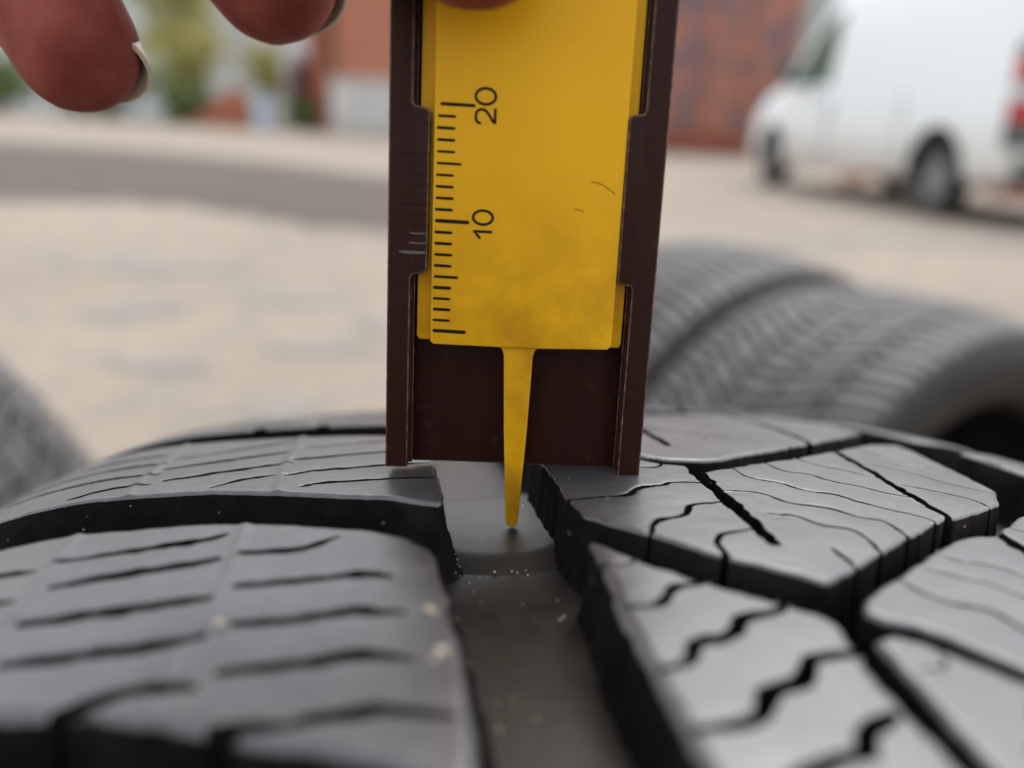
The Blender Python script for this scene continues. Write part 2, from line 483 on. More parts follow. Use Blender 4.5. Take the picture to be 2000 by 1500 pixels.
tread_block('tread_block', far_poly, far_sipes, 0.22, seed=8, parent=tyre, draft=2.2, ridges=(-21.4, -35.0), rr=0.4)
def shift(poly, ds): return [(a, b + ds) for a, b in poly]
def shift_s(ss, ds): return [(shift(q[0], ds),) + tuple(q[1:]) for q in ss]
for kk in (2, 3):
    tread_block('tread_block', shift(near_poly, PITCH_MM * kk + 1.2), shift_s(near_sipes, PITCH_MM * kk + 1.2) if kk == 2 else [], 0.3 if kk == 2 else 0.5, seed=20 + kk, parent=tyre, rr=0.4)
tread_block('tread_block', shift(near_poly, -PITCH_MM), [], 0.45, seed=31, parent=tyre, rr=0.6)
# --- right-hand blocks -----------------------------------------------------
rib_near = [(3.5, -15.8), (6.0, -19.7), (9.6, -23.5), (13.2, -26.2), (15.6, -27.9), (16.3, -29.2), (16.0, -31.6), (15.5, -34), (15.9, -42), (15.9, -57), (3.4, -45), (3.0, -33), (2.8, -26.6)]
rib_near_s = [
    sip([(2.6, -20.6), (4.6, -20.5), (5.8, -20.0), (6.5, -18.6)], 0.14, 0.75),
    sip([(3.4, -26.5), (5.4, -26.5), (6.4, -25.5), (7.2, -24.3), (9.1, -24.0), (10.0, -23.2), (10.6, -21.8)], 0.36, 0.65),
    sip([(3.6, -33.2), (5.6, -32.4), (6.4, -30.8), (8.9, -30.1), (10.2, -28.5), (12.9, -27.7), (13.7, -26.8), (14.1, -25.4)], 0.48, 0.60),
    sip([(3.8, -38.0), (7.0, -37.7), (8.2, -36.3), (8.9, -35.4), (10.8, -35.0), (12.3, -33.2), (13.4, -32.7), (16.4, -32.5)], 0.55, 0.60),
    sip([(4, -43), (8.6, -41.2), (11.2, -40.5), (12.5, -39.0), (14.6, -38.0)], 0.55, 0.65)]
tread_block('tread_block', rib_near, rib_near_s, 0.2, seed=41, parent=tyre, rr=0.8)
mid = [(4.0, -11.6), (7.6, -15.2), (12.0, -19.6), (16.0, -22.7), (17.9, -24.4), (20.4, -23.2), (24.8, -19.9), (35.4, -12.2), (36.6, -12.3), (44.0, -7.9), (47.0, -3.8), (48.4, 6.2), (50.6, 18.2), (45.8, 16.2), (37.8, 10.4), (29.8, 5.2), (21.2, 0.7), (18.0, -0.6),
       (17.0, 1.6), (15.0, 2.6), (13.0, 4.2), (9.0, 9.0), (3.8, 15.6), (3.4, 8), (3.5, -5)]
mid_s = [
    sip([(17.5, 3.4), (17.6, -1.2), (17.3, -9), (17.2, -17.8)], 0.75, 0.8), sip([(37.9, 12), (36.9, 3), (36.0, -5), (35.7, -13.5)], 0.45, 0.9),
    sip([(3.0, -7.9), (6.8, -7.5), (9.2, -7.0), (9.9, -6.0), (10.8, -5.2), (13.0, -4.6), (14.0, -3.8), (16.9, -4.0)], 0.28, 0.4), sip([(8.4, -15.6), (9.0, -14.2), (9.8, -13.1), (12.2, -12.3), (12.9, -11.2), (13.8, -10.0), (16.9, -9.2)], 0.30, 0.45, 0.12), sip([(12.6, -20.0), (12.8, -18), (13.7, -16.3), (16.7, -15.3)], 0.28, 0.45, 0.16), sip([(11.0, 0.9), (12.6, 1.1), (14.3, 1.2), (15.4, 3.0)], 0.20, 0.6),
    sip([(22.0, 1.6), (22.0, -2.0), (24.4, -4.0), (25.8, -6.0), (28.3, -7.2), (29.8, -9.4), (33.2, -12.5), (33.6, -14.2)], 0.18, 0.6), sip([(26.0, 4.0), (26.9, 0.4), (28.9, -0.8), (30.2, -3.0), (32.4, -4.6), (34.0, -6.5), (36.0, -7.4)], 0.18, 0.6),
    sip([(17.8, -6.3), (20.9, -6.8), (22.6, -9.4), (25.4, -10.6), (27.0, -12.6), (29.0, -13.8), (29.0, -17.4)], 0.19, 0.6), sip([(19.4, -12.0), (21.6, -12.6), (22.8, -14.4), (25.2, -16.0), (24.8, -20.6)], 0.20, 0.6), sip([(21.4, -18.6), (21.5, -22.9)], 0.20, 0.6),
    sip([(30.6, 6.2), (31.6, 3.0), (34.0, 1.0), (36.4, -1.8)], 0.14, 0.5), sip([(42.0, 13.6), (42.6, 8.6), (45.4, 4.6), (48.6, 2.0)], 0.14, 0.5), sip([(38.2, 5.0), (41.0, 2.4), (43.2, -1.8), (46.8, -4.8)], 0.14, 0.5), sip([(37.2, -3.0), (39.6, -5.0), (41.8, -6.8), (42.2, -9.4)], 0.15, 0.5), sip([(40.0, 8.6), (42.0, 5.4), (44.2, 1.0)], 0.10, 0.5)]
tread_block('tread_block', mid, mid_s, 0.2, seed=52, parent=tyre, rr=0.38)
side_near = [(18.6, -28.2), (19.4, -26.7), (24.6, -22.9), (32.4, -17.4), (34.8, -16.4), (37.4, -15.8), (39.4, -14.2), (45.2, -9.8), (48.5, -8), (50.5, -14), (49, -30), (40, -42), (25.2, -35.2), (23.0, -32.2), (21.0, -30.0), (19.2, -29.2)]
side_near_s = [sip([(37.9, -13.5), (37.6, -22), (37.4, -40)], 0.7, 0.9), sip([(29.6, -18.6), (30.3, -20.8), (32.8, -21.9), (34.0, -23.6), (36.9, -24.6)], 0.11, 0.6), sip([(26.2, -21.2), (27.4, -22.9), (29.8, -24.4), (31.4, -26.4), (34, -27.4), (36.6, -30)], 0.13, 0.6), sip([(23.4, -22.8), (24.1, -25.6), (25.2, -27.2), (27.4, -28.2), (28.2, -30.8), (31, -32.4), (32, -38)], 0.20, 0.6), sip([(40, -14), (43, -17), (49, -19)], 0.12, 0.6)]
tread_block('tread_block', side_near, side_near_s, 0.24, seed=63, parent=tyre, rr=0.45)
side_low = [(17.2, -31.2), (18.8, -30.6), (20.4, -31.6), (24.2, -36.0), (36, -46), (36, -54), (18, -66), (17.2, -60)]
tread_block('tread_block', side_low, [sip([(18.2, -34.2), (20.2, -34.0), (20.6, -32.4)], 0.14, 0.6), sip([(20.0, -41.0), (22.2, -40.0), (23.0, -38.0), (25.5, -37.6)], 0.42, 0.5)], 0.28, seed=66, parent=tyre, rr=0.5)
rib_far = [(3.8, 19.4), (9.0, 12.4), (13.0, 7.2), (14.2, 5.2), (16.0, 4.2), (19.8, 3.4), (22.0, 4.2), (25.6, 6.6), (30.4, 9.6), (38, 15), (45.8, 22), (52, 28.5), (51.5, 44), (46, 48), (38, 42), (30, 38), (21, 33.6), (17.4, 34.6), (13, 37.4), (9, 42), (3.8, 48)]
rib_far_s = [sip([(18.2, 36), (18.2, 24), (18.6, 10.6)], 0.6, 0.8), sip([(38.4, 44), (38.0, 28), (37, 13)], 0.45, 0.9), sip([(4, 24), (8, 23), (11, 26), (17, 27)], 0.15, 0.5), sip([(7, 17), (11, 16), (14, 19), (18, 20)], 0.15, 0.5, 0.2),
             sip([(19, 21), (23, 19), (27, 16), (31, 14), (34, 11)], 0.12, 0.6, 0.3), sip([(19, 28), (24, 26), (29, 22), (35, 19)], 0.12, 0.6, 0.3), sip([(24, 34), (29, 30), (37, 26)], 0.12, 0.6), sip([(39, 36), (44, 31), (51, 30)], 0.12, 0.6), sip([(38.6, 27), (43, 23), (46, 23)], 0.12, 0.6)]
tread_block('tread_block', rib_far, rib_far_s, 0.26, seed=74, parent=tyre, rr=0.4)
tread_block('tread_block', shift(mid, 2 * PITCH_MM - 1.0), shift_s(mid_s, 2 * PITCH_MM - 1.0), 0.34, seed=75, parent=tyre, rr=0.4)
tread_block('tread_block', shift(rib_far, 2 * PITCH_MM - 2), [], 0.6, seed=76, parent=tyre, rr=0.4)
tread_block('tread_block', shift(rib_near, -PITCH_MM + 1), [], 0.5, seed=77, parent=tyre, rr=0.5)
sh_poly = [(58.5, 17.5), (66, 21), (80, 25), (96, 29), (96, 4), (82, 0.5), (68, -4.5), (60, -8.5), (57.6, -7.5), (58, 4)]
sh_s = [sip([(61, 10), (70, 13), (80, 15.5)], 0.2, 0.5), sip([(61, 3), (70, 6), (80, 9)], 0.2, 0.5), sip([(84, 16), (94, 19)], 0.2, 0.5), sip([(84, 9), (94, 12)], 0.2, 0.5)]
for kk in (-2, -1, 0, 1, 2, 3):
    tread_block('tread_block', shift(sh_poly, PITCH_MM * kk), shift_s(sh_s, PITCH_MM * kk), 0.32 if kk in (0, 1) else 0.5, seed=80 + kk, parent=tyre, rr=0.5)

# --- tread wear bar in the main groove: raised rubber bridge
def wear_bar(s0, s1):
    ws = np.linspace(-8.5, 5.0, 60); ss = np.linspace(s0 - 4, s1 + 4, 130)
    W, S = np.meshgrid(ws, ss)
    e0 = s0 + 0.10 * (W + 0.8) ** 2 * 0.5
    t = np.clip(np.minimum(S - e0, s1 - S) / 5.0, 0, 1); t = t * t * (3 - 2 * t)
    H = -6.7 + 0.95 * t + t * 0.035 * np.clip(np.abs(W + 1.6) - 1.5, 0, 9) ** 2 + 0.015 * vnoise(W, S, 3, 0.3) + 0.004 * vnoise(W, S, 4, 1.6)
    co = tmap(W.ravel(), S.ravel(), H.ravel()); nx = len(ws)
    Fs = [(j * nx + i, j * nx + i + 1, (j + 1) * nx + i + 1, (j + 1) * nx + i) for j in range(len(ss) - 1) for i in range(nx - 1)]
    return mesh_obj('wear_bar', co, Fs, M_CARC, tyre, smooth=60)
wear_bar(-9.5, 16.0)

# --- carcass: groove floor, shoulders, sidewalls, bead, inner liner
def carcass(name, prof, parent, mats, nseg=300, hub=0.0, th_from=0, midx_fn=None):
    V = []; n = len(prof)
    for i in range(nseg):
        a = 2 * math.pi * i / nseg
        for (x, r_) in prof:
            V.append((x, r_ * math.sin(a), r_ * math.cos(a) + hub))
    Fs = []; mi = []
    for i in range(nseg):
        j = (i + 1) % nseg
        for q in range(n):
            q2 = (q + 1) % n
            Fs.append((i * n + q, i * n + q2, j * n + q2, j * n + q)); mi.append(midx_fn(q) if midx_fn else 0)
    return mesh_obj(name, V, Fs, mats, parent, smooth=45, midx=mi)
pf = []
wl, wr = -72.0, 97.0
for w in np.linspace(wl, wr, 70):
    pf.append((w * MM, (TR - float(drop(np.array(w - W0))) - 6.5) * MM))
rs = (TR - float(drop(np.array(wr - W0))) - 6.5) * MM
for (dx, dr) in [(6, 8), (9, 20), (10, 35), (9, 52), (4, 72), (-6, 92), (-10, 98), (-16, 99), (-18, 92), (-12, 70), (-8, 50), (-9, 30), (-14, 14)]:
    pf.append(((wr + dx) * MM, rs - dr * MM))
for w in np.linspace(wr - 20, wl + 20, 10):
    pf.append((w * MM, (TR - float(drop(np.array(w - W0))) - 20) * MM))
rl = (TR - float(drop(np.array(wl - W0))) - 6.5) * MM
for (dx, dr) in [(-14, 14), (-9, 30), (-8, 50), (-12, 70), (-18, 92), (-16, 99), (-10, 98), (-6, 92), (4, 72), (9, 52), (10, 35), (9, 20), (6, 8)]:
    pf.append(((wl - dx) * MM, rl - dr * MM))
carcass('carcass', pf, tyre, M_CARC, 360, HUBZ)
# the rest of the tread, round the back and underside: plain lugs, too hidden to pick apart
def rest_tread():
    V = []; Fs = []
    def lug(poly, s):
        b0 = len(V); n = len(poly)
        top = tmap([p[0] for p in poly], [p[1] + s for p in poly], [-0.1] * n)
        bot = tmap([p[0] for p in poly], [p[1] + s for p in poly], [-7.6] * n)
        V.extend(map(tuple, top)); V.extend(map(tuple, bot))
        Fs.append(list(range(b0, b0 + n)))
        for i in range(n):
            j = (i + 1) % n
            Fs.append((b0 + j, b0 + i, b0 + n + i, b0 + n + j))
    for kk in range(4, 56):
        s = kk * PITCH_MM
        lug([(-72, 2), (-50, -3), (-28, -6), (-8, -13), (-8, -38), (-28, -31), (-50, -26), (-72, -20)][::-1], s)
        lug([(4, -13), (16, -25), (16, -54), (4, -43)][::-1], s)
        lug([(18, -23), (34, -13), (50, -6), (50, -32), (34, -42), (18, -50)][::-1], s)
        if kk < 55: lug([(58, 17), (76, 23), (96, 28), (96, 4), (76, -2), (58, -8)][::-1], s)
    o = mesh_obj('tread_lugs', V, Fs, [M_TREAD], tyre)
    bmx = bmesh.new(); bmx.from_mesh(o.data); bmesh.ops.recalc_face_normals(bmx, faces=bmx.faces); bmx.to_mesh(o.data); bmx.free()
    tag(o, kind='stuff')
rest_tread()

# grit caught in the tread: tiny stones and crumbs
def grit(name, pts, m, parent):
    bmx = bmesh.new()
    for (w, s, h, r_) in pts:
        p = Vector(tmap(w, s, h))
        g = bmesh.ops.create_icosphere(bmx, subdivisions=1, radius=r_ * MM, matrix=Matrix.Translation(p))
        for v in g['verts']: v.co += Vector([random.uniform(-0.3, 0.3) * r_ * MM for _ in range(3)])
    o = bm_obj(name, bmx, m, parent, smooth=None); tag(o, kind='stuff'); return o
M_GRIT = plain('grit', (0.42, 0.36, 0.28), 0.8, var=0.4, scale=900)
gp = [(random.uniform(-4, 2.5), -7.6 + random.gauss(0, 0.5), -6.3, random.uniform(0.05, 0.14)) for _ in range(7)]
gp += [(random.uniform(-6.5, 2.2), random.uniform(-45, 0), -6.45, random.uniform(0.04, 0.12)) for _ in range(40)]
gp += [(-5.6 + random.gauss(0, 0.15), random.uniform(-10, 2), -5.6, random.uniform(0.03, 0.08)) for _ in range(14)]
gp += [(random.uniform(-45, 45), random.uniform(-35, 40), 0.02, random.uniform(0.02, 0.06)) for _ in range(160)]
gp += [(-8.9, -25.2, 0.05, 0.35), (-8.6, -25.6, 0.0, 0.22), (-8.4, -30.0, 0.05, 0.38), (-8.9, -30.6, 0.0, 0.25), (44.2, 4.0, 0.0, 0.22), (43.6, 5.0, 0.0, 0.16), (24.6, 15.2, 0, 0.3), (20.6, 14.1, 0, 0.25), (-21.7, -24.6, 0.1, 0.3)]
grit('grit', gp, M_GRIT, tyre)

# ================================================================== TREAD DEPTH GAUGE
GX = Vector((0.99999, 0.00126, 0.00357)).normalized(); GY = Vector((-0.00363, 0.05956, 0.99822)).normalized()
GZ = GX.cross(GY).normalized(); GX = GY.cross(GZ)
g_mat = Matrix((GX, GY, GZ)).transposed().to_4x4()
g_mat.translation = CAM + Vector((0.4175, 72.0206, -31.0637)) * MM
gauge = empty('tread_depth_gauge', g_mat)
tag(gauge, 'brown and yellow plastic tread depth gauge standing in the tyre groove', 'depth gauge')
k = MT('brown_plastic')
n1 = k.noise(900, 5); n2 = k.noise(250, 6, stretch=(3, 0.6, 1)); n3 = k.noise(3000, 2)
c = k.ramp(n2, [(0.3, (0.020, 0.0058, 0.0036)), (0.7, (0.030, 0.0092, 0.0058))])
c = k.mix(k.ramp(n1, [(0.62, (0, 0, 0)), (0.8, (0.5, 0.5, 0.5))]), c, (0.09, 0.045, 0.032))
k.set(Specular_IOR_Level=0.15); k.color(c).rough(n1, 0.42, 0.62).bump(n3, 0.15, 0.00005).bump(n2, 0.1, 0.00008)
M_BROWN = k.m
k = MT('worn_brown_edge')
n1 = k.noise(1200, 5)
k.color(k.ramp(n1, [(0.42, (0.045, 0.018, 0.013)), (0.62, (0.15, 0.068, 0.042)), (0.8, (0.26, 0.15, 0.10))])).set(Roughness=0.55).bump(n1, 0.5, 0.0001)
M_EDGE = k.m
k = MT('yellow_plastic')
n1 = k.noise(130, 7, 0.6); n2 = k.noise(700, 5, 0.65); n3 = k.noise(45, 3)
c = k.ramp(n3, [(0.3, (0.70, 0.36, 0.003)), (0.7, (0.78, 0.41, 0.004))])
# grime rubbed into the lower half
sx = k.n('ShaderNodeSeparateXYZ'); k.l(k.co.outputs['Object'], sx.inputs[0])
mr = k.n('ShaderNodeMapRange'); mr.inputs[1].default_value = 0.028; mr.inputs[2].default_value = 0.013; k.l(sx.outputs[1], mr.inputs[0])
mul = k.n('ShaderNodeMath', operation='MULTIPLY'); k.l(mr.outputs[0], mul.inputs[0]); k.l(k.ramp(n1, [(0.36, (0, 0, 0)), (0.66, (0.8, 0.8, 0.8))]), mul.inputs[1])
c = k.mix(mul.outputs[0], c, (0.36, 0.15, 0.006))
c = k.mix(k.ramp(n2, [(0.64, (0, 0, 0)), (0.82, (0.4, 0.4, 0.4))]), c, (0.30, 0.13, 0.01))
k.color(c).rough(n2, 0.36, 0.52).bump(n2, 0.06, 0.00008)
k.set(Specular_IOR_Level=0.22, Subsurface_Weight=0.25, Subsurface_Radius=(1.0, 0.4, 0.05), Subsurface_Scale=0.0012)
M_YEL = k.m
M_INK = plain('scale_ink', (0.014, 0.007, 0.004), 0.7, var=0.3, scale=2000, spec=0.15)
M_SHINE = plain('highlight_brown', (0.10, 0.085, 0.085), 0.28, var=0.3, scale=2000)  # lighter brown: the highlight on the lowest vernier lines is put into the colour

GH = 74.0   # sleeve height in mm
def mmp(ps): return [(a * MM, b * MM) for a, b in ps]
# back plate with a shallow arch at the foot
foot = [(-9.6, -0.25), (-6, -0.18), (-2, -0.14), (2, -0.12), (6, -0.14), (9.6, -0.18)]
sleeve = prism('sleeve', mmp(foot + [(9.6, GH), (-9.6, GH)]), -4.4 * MM, -2.9 * MM, [M_BROWN, M_EDGE], gauge, 0.10 * MM, 2, mat=1)
def rail(poly, front):
    prism('rail', mmp(poly), -4.6 * MM, -1.0 * MM, [M_BROWN, M_EDGE], gauge, 0.10 * MM, 2, mat=1)
    # front strip of the rail, widening into the lip that keeps the slider in
    return prism('retaining_lip', mmp(front), -1.05 * MM, 0.0, [M_BROWN, M_EDGE], gauge, 0.14 * MM, 2, mat=1)
def arc(cx, cy, r_, a0, a1, n=5): return [(cx + r_ * math.cos(rad(a0 + (a1 - a0) * i / n)), cy + r_ * math.sin(rad(a0 + (a1 - a0) * i / n))) for i in range(n + 1)]
ll = rail([(-11.77, 0.03), (-9.78, 0.1), (-9.78, GH), (-11.72, GH)],
     [(-11.8, 0.0), (-9.75, 0.08), (-9.75, 17.7)] + [(-9.6, 17.95)] + arc(-8.9, 18.65, 0.6, -90, 0) + arc(-8.9, 31.45, 0.6, 0, 90) + [(-9.6, 32.15), (-9.75, 32.4), (-9.75, GH), (-11.75, GH)])
rail([(9.78, 0.12), (11.77, 0.03), (11.72, GH), (9.78, GH)],
     [(9.75, 0.10), (11.8, 0.0), (11.75, GH), (9.75, GH), (9.75, 32.5), (9.6, 32.25)] + arc(9.0, 31.6, 0.6, 90, 180) + arc(8.8, 18.25, 0.4, 180, 270) + [(9.6, 17.8), (9.75, 17.5)])
# thin inner bead along each rail
for xa, xb in ((-9.8, -9.45), (9.45, 9.8)):
    prism('rail_bead', mmp([(xa, 0.2), (xb, 0.2), (xb, GH), (xa, GH)]), -3.2 * MM, -1.1 * MM, [M_BROWN, M_EDGE], gauge, 0.08 * MM, 2, mat=1)
# vernier lines moulded on the left lip
vy = [19.9] + [19.9 + 0.83 * i for i in range(1, 11)]
for i, y in enumerate(vy):
    lg = i in (0, 5, 10)
    x0 = -10.75 if lg else -9.9
    wd = 0.20 if i == 0 else (0.10 if i < 6 else 0.06)
    bmx = bmesh.new()
    n = 10
    for j in range(n + 1):
        t = j / n; x = x0 + (-8.42 - x0) * t; y_ = y - 0.05 * math.sin(math.pi * t)
        hw = wd * (0.35 + 0.65 * math.sin(math.pi * min(1, 0.12 + 0.8 * t)))
        for (dy, dz) in ((-hw, -0.02), (-hw * 0.4, wd * 0.7), (hw * 0.4, wd * 0.7), (hw, -0.02)):
            bmx.verts.new((x * MM, (y_ + dy) * MM, dz * MM))
    bmx.verts.ensure_lookup_table()
    for j in range(n):
        for q in range(3):
            bmx.faces.new([bmx.verts[j * 4 + q], bmx.verts[j * 4 + q + 1], bmx.verts[j * 4 + 4 + q + 1], bmx.verts[j * 4 + 4 + q]])
    bmx.faces.new([bmx.verts[q] for q in range(4)]); bmx.faces.new([bmx.verts[n * 4 + q] for q in (3, 2, 1, 0)])
    bm_obj('vernier_line', bmx, M_SHINE if i < 3 else M_BROWN, ll, 50)

# slider: flange plate, raised face, needle
slider = prism('slider', mmp([(-7.9, 12.05), (-7.6, 11.8), (-1.7, 11.78), (1.8, 11.8), (8.0, 12.0), (8.35, 12.35), (8.42, GH + 8), (-8.15, GH + 8)]), -1.6 * MM, -0.10 * MM, [M_YEL], gauge, 0.14 * MM, 3)
fl = prism('flange', mmp([(-9.25, 12.3), (-9.0, 12.0), (9.1, 12.0), (9.32, 12.3), (9.32, GH + 8), (-9.25, GH + 8)]), -2.75 * MM, -1.25 * MM, [M_YEL], slider, 0.12 * MM, 2)
ndl = [(-1.9, 11.9), (-1.42, 11.55), (-1.25, 11.0), (-0.95, 4.0), (-0.42, -4.9), (-0.28, -5.35), (0.05, -5.6), (0.45, -5.6), (0.70, -5.35), (0.78, -4.9), (1.18, 4.0), (1.38, 11.0), (1.55, 11.55), (2.0, 11.9)]
prism('needle', mmp(ndl), -1.5 * MM, -0.35 * MM, [M_YEL], slider, 0.14 * MM, 3)
# scale: lines 0 .. 20 and engraved numbers
for i in range(21):
    y = 13.05 + i * 0.965
    ln = 2.75 if i % 10 == 0 else (1.95 if i % 5 == 0 else 1.38)
    xs = -7.62 + 0.04 * random.uniform(-1, 1) + (0.28 if i == 20 else 0)
    hw = (0.13 if i < 13 else 0.12) * random.uniform(0.85, 1.15) * (1.25 if i % 10 == 0 else 1)
    sl = -0.035
    ps = [(xs, y - hw), (xs + ln, y - hw + sl * ln * 0.4), (xs + ln + hw, y + sl * ln * 0.4), (xs + ln, y + hw + sl * ln * 0.4), (xs, y + hw), (xs - hw, y)]
    prism('scale_line', mmp(ps), -0.2 * MM, -0.075 * MM, [M_INK], slider)
# numbers as stroked outlines, read with the gauge turned on its side
def stroke(name, lines, wd, parent):
    bmx = bmesh.new()
    for pts, closed in lines:
        P = [np.array(p, float) for p in pts]; n = len(P)
        L_, R_ = [], []
        for i in range(n):
            a = P[(i - 1) % n] if (closed or i > 0) else P[i]; b = P[(i + 1) % n] if (closed or i < n - 1) else P[i]
            d_ = (b - a) / (np.hypot(*(b - a)) + 1e-9); nn = np.array([-d_[1], d_[0]]) * wd
            L_.append(P[i] + nn); R_.append(P[i] - nn)
        vl = [bmx.verts.new((p[0] * MM, p[1] * MM, -0.075 * MM)) for p in L_]; vr = [bmx.verts.new((p[0] * MM, p[1] * MM, -0.075 * MM)) for p in R_]
        for i in range(n if closed else n - 1):
            j = (i + 1) % n
            bmx.faces.new([vl[i], vl[j], vr[j], vr[i]])
    r = bmesh.ops.extrude_face_region(bmx, geom=list(bmx.faces))
    for v in r['geom']:
        if isinstance(v, bmesh.types.BMVert): v.co.z = -0.2 * MM
    return bm_obj(name, bmx, M_INK, parent, None)
def rot(pts, ox, oy, h, w):
    # glyph box (0..1, 0..1) turned 90 degrees anticlockwise: glyph x runs up, glyph y runs to the left
    return [(ox - q * h, oy + p * w) for p, q in pts]
zero = [(0.5 + 0.5 * math.cos(a), 0.5 + 0.5 * math.sin(a)) for a in np.linspace(0, 2 * math.pi, 40, endpoint=False)]
two = [(0.02, 0.72), (0.06, 0.86), (0.2, 0.97), (0.45, 1.0), (0.75, 0.95), (0.9, 0.8), (0.9, 0.62), (0.78, 0.45), (0.5, 0.28), (0.2, 0.12), (0.02, 0.0), (0.5, 0.0), (1.0, 0.0)]
one = [(0.0, 0.62), (0.30, 0.78), (0.62, 1.0), (0.62, 0.5), (0.62, 0.0)]
stroke('number', [(rot(smooth_line(two[:11], 3) + two[11:], -2.85, 30.9, 1.62, 1.25), False)], 0.115, slider)
stroke('number', [(rot(zero, -2.85, 32.45, 1.68, 1.28), True)], 0.115, slider)
stroke('number', [(rot(one, -2.72, 21.35, 1.66, 0.95), False)], 0.115, slider)
stroke('number', [(rot(zero, -2.72, 22.55, 1.70, 1.18), True)], 0.115, slider)
# moulding circle, scratch and grime streak
ring = [(6.75 + 0.62 * math.cos(a), 13.25 + 0.62 * math.sin(a)) for a in np.linspace(0, 2 * math.pi, 32, endpoint=False)]
o = stroke('moulding_ring', [(ring, True)], 0.05, slider); o.data.materials[0] = M_YEL
stroke('scratch', [([(5.5, 26.55), (6.1, 26.5), (6.6, 26.35), (7.2, 25.95), (7.7, 25.62)], False), ([(4.3, 24.2), (4.8, 24.15), (5.1, 24.0)], False)], 0.025, slider)

# ================================================================== HAND
def c2w(x, y, z):    # millimetres right, up, ahead of the lens -> world
    return CAM + (RIGHT * x + UPV * y + FWD * z) * MM
def tube(bm, path, nring=20, per=10, dors=None, flat=0.9):
    pts = np.array([p[:3] for p in path], float); rs = np.array([p[3] for p in path], float)
    q = np.concatenate([[2 * pts[0] - pts[1]], pts, [2 * pts[-1] - pts[-2]]]); qr = np.concatenate([[rs[0]], rs, [rs[-1]]])
    C, R_ = [], []
    for i in range(1, len(q) - 2):
        for j in range(per):
            t = j / per
            f = lambda a, b, c, d: 0.5 * (2 * b + (-a + c) * t + (2 * a - 5 * b + 4 * c - d) * t * t + (-a + 3 * b - 3 * c + d) * t ** 3)
            C.append(f(q[i - 1], q[i], q[i + 1], q[i + 2])); R_.append(f(qr[i - 1], qr[i], qr[i + 1], qr[i + 2]))
    C.append(pts[-1]); R_.append(rs[-1])
    # round cap at the start
    d0 = C[0] - C[1]; d0 /= np.linalg.norm(d0)
    cap = []
    for a in np.linspace(88, 12, 8):
        cap.append((C[0] + d0 * R_[0] * 1.0 * math.sin(math.radians(a)), R_[0] * math.cos(math.radians(a))))
    C = [c for c, _ in cap] + C; R_ = [r for _, r in cap] + R_
    dors = np.array(dors if dors is not None else (0, 0, 1.0)); dors = dors / np.linalg.norm(dors)
    rings = []
    for i in range(len(C)):
        tdir = (C[min(i + 1, len(C) - 1)] - C[max(i - 1, 0)]); tdir /= np.linalg.norm(tdir) + 1e-9
        n_ = dors - tdir * (dors @ tdir); n_ /= np.linalg.norm(n_); b_ = np.cross(tdir, n_)
        ring = []
        for k_ in range(nring):
            a = 2 * math.pi * k_ / nring
            p = C[i] + R_[i] * (math.cos(a) * n_ * flat + math.sin(a) * b_)
            ring.append(bm.verts.new(c2w(*p)))
        rings.append(ring)
    for a, b in zip(rings[:-1], rings[1:]):
        for k_ in range(nring):
            bm.faces.new([a[k_], a[(k_ + 1) % nring], b[(k_ + 1) % nring], b[k_]])
    bm.faces.new(rings[0][::-1]); bm.faces.new(rings[-1])
hand_bm = bmesh.new()
DA = (0.74, -0.05, 0.67)
fA = [(-42.6, 33.0, 82, 6.4), (-46.5, 39.5, 82.5, 6.9), (-54, 51, 85, 7.5), (-60, 70, 93, 8.2), (-64, 88, 100, 8.8), (-60, 116, 98, 9.6), (-58, 128, 94, 10.5)]
fB = [(-24.0, 41.2, 84, 6.9), (-28.5, 47.5, 84.5, 7.5), (-37, 61, 87, 8.3), (-42, 82, 95, 8.8), (-44, 98, 102, 9.4), (-40, 126, 100, 10.2), (-40, 137, 96, 11)]
fI = [(2.0, 55, 76.5, 6.6), (-3, 62, 79, 7.4), (-12, 78, 88, 8.0), (-16, 92, 95, 8.8), (-18, 108, 99, 9.4), (-20, 132, 97, 10.2), (-21, 141, 94, 11)]
fT = [(-3.0, 33.8, 60.4, 6.8), (-8.0, 37.0, 59.4, 7.8), (-18, 43.0, 58.4, 8.8), (-31, 64, 60, 9.6), (-34, 92, 66, 11.5), (-38, 118, 76, 14), (-48, 146, 82, 16)]
fL = [(-66, 70, 92, 5.8), (-70, 76, 93, 6.4), (-76, 90, 98, 7.0), (-78, 106, 100, 7.6), (-76, 122, 96, 8.4), (-74, 132, 92, 9.5)]
for f_ in (fA, fB, fI, fT, fL): tube(hand_bm, f_, dors=DA if f_ is not fT else (0.2, 0.6, -0.75), flat=0.92)
for m_ in [(-58, 126, 95), (-40, 135, 97), (-21, 139, 95), (-74, 130, 93), (-40, 118, 78)]:
    tube(hand_bm, [(*m_, 11.5), (m_[0] * 0.7 - 22, 158, 84, 15), (-60, 186, 68, 19), (-68, 208, 52, 22)], dors=(0.9, 0, 0.4), flat=0.85)
tube(hand_bm, [(-58, 180, 70, 21), (-68, 208, 50, 24), (-86, 246, 8, 27), (-120, 310, -70, 34), (-150, 360, -140, 40)], nring=28, dors=(0.9, 0, 0.4), flat=0.8)
bmesh.ops.recalc_face_normals(hand_bm, faces=hand_bm.faces)
k = MT('skin')
n1 = k.noise(150, 5); n2 = k.noise(900, 4)
c = k.ramp(n1, [(0.28, (0.16, 0.030, 0.024)), (0.5, (0.23, 0.053, 0.040)), (0.72, (0.33, 0.095, 0.068))])
k.color(c).rough(n2, 0.55, 0.75)
wv = k.n('ShaderNodeTexWave', Scale=460, Distortion=5.0, Detail=1); wv.inputs['Detail Scale'].default_value = 0.4
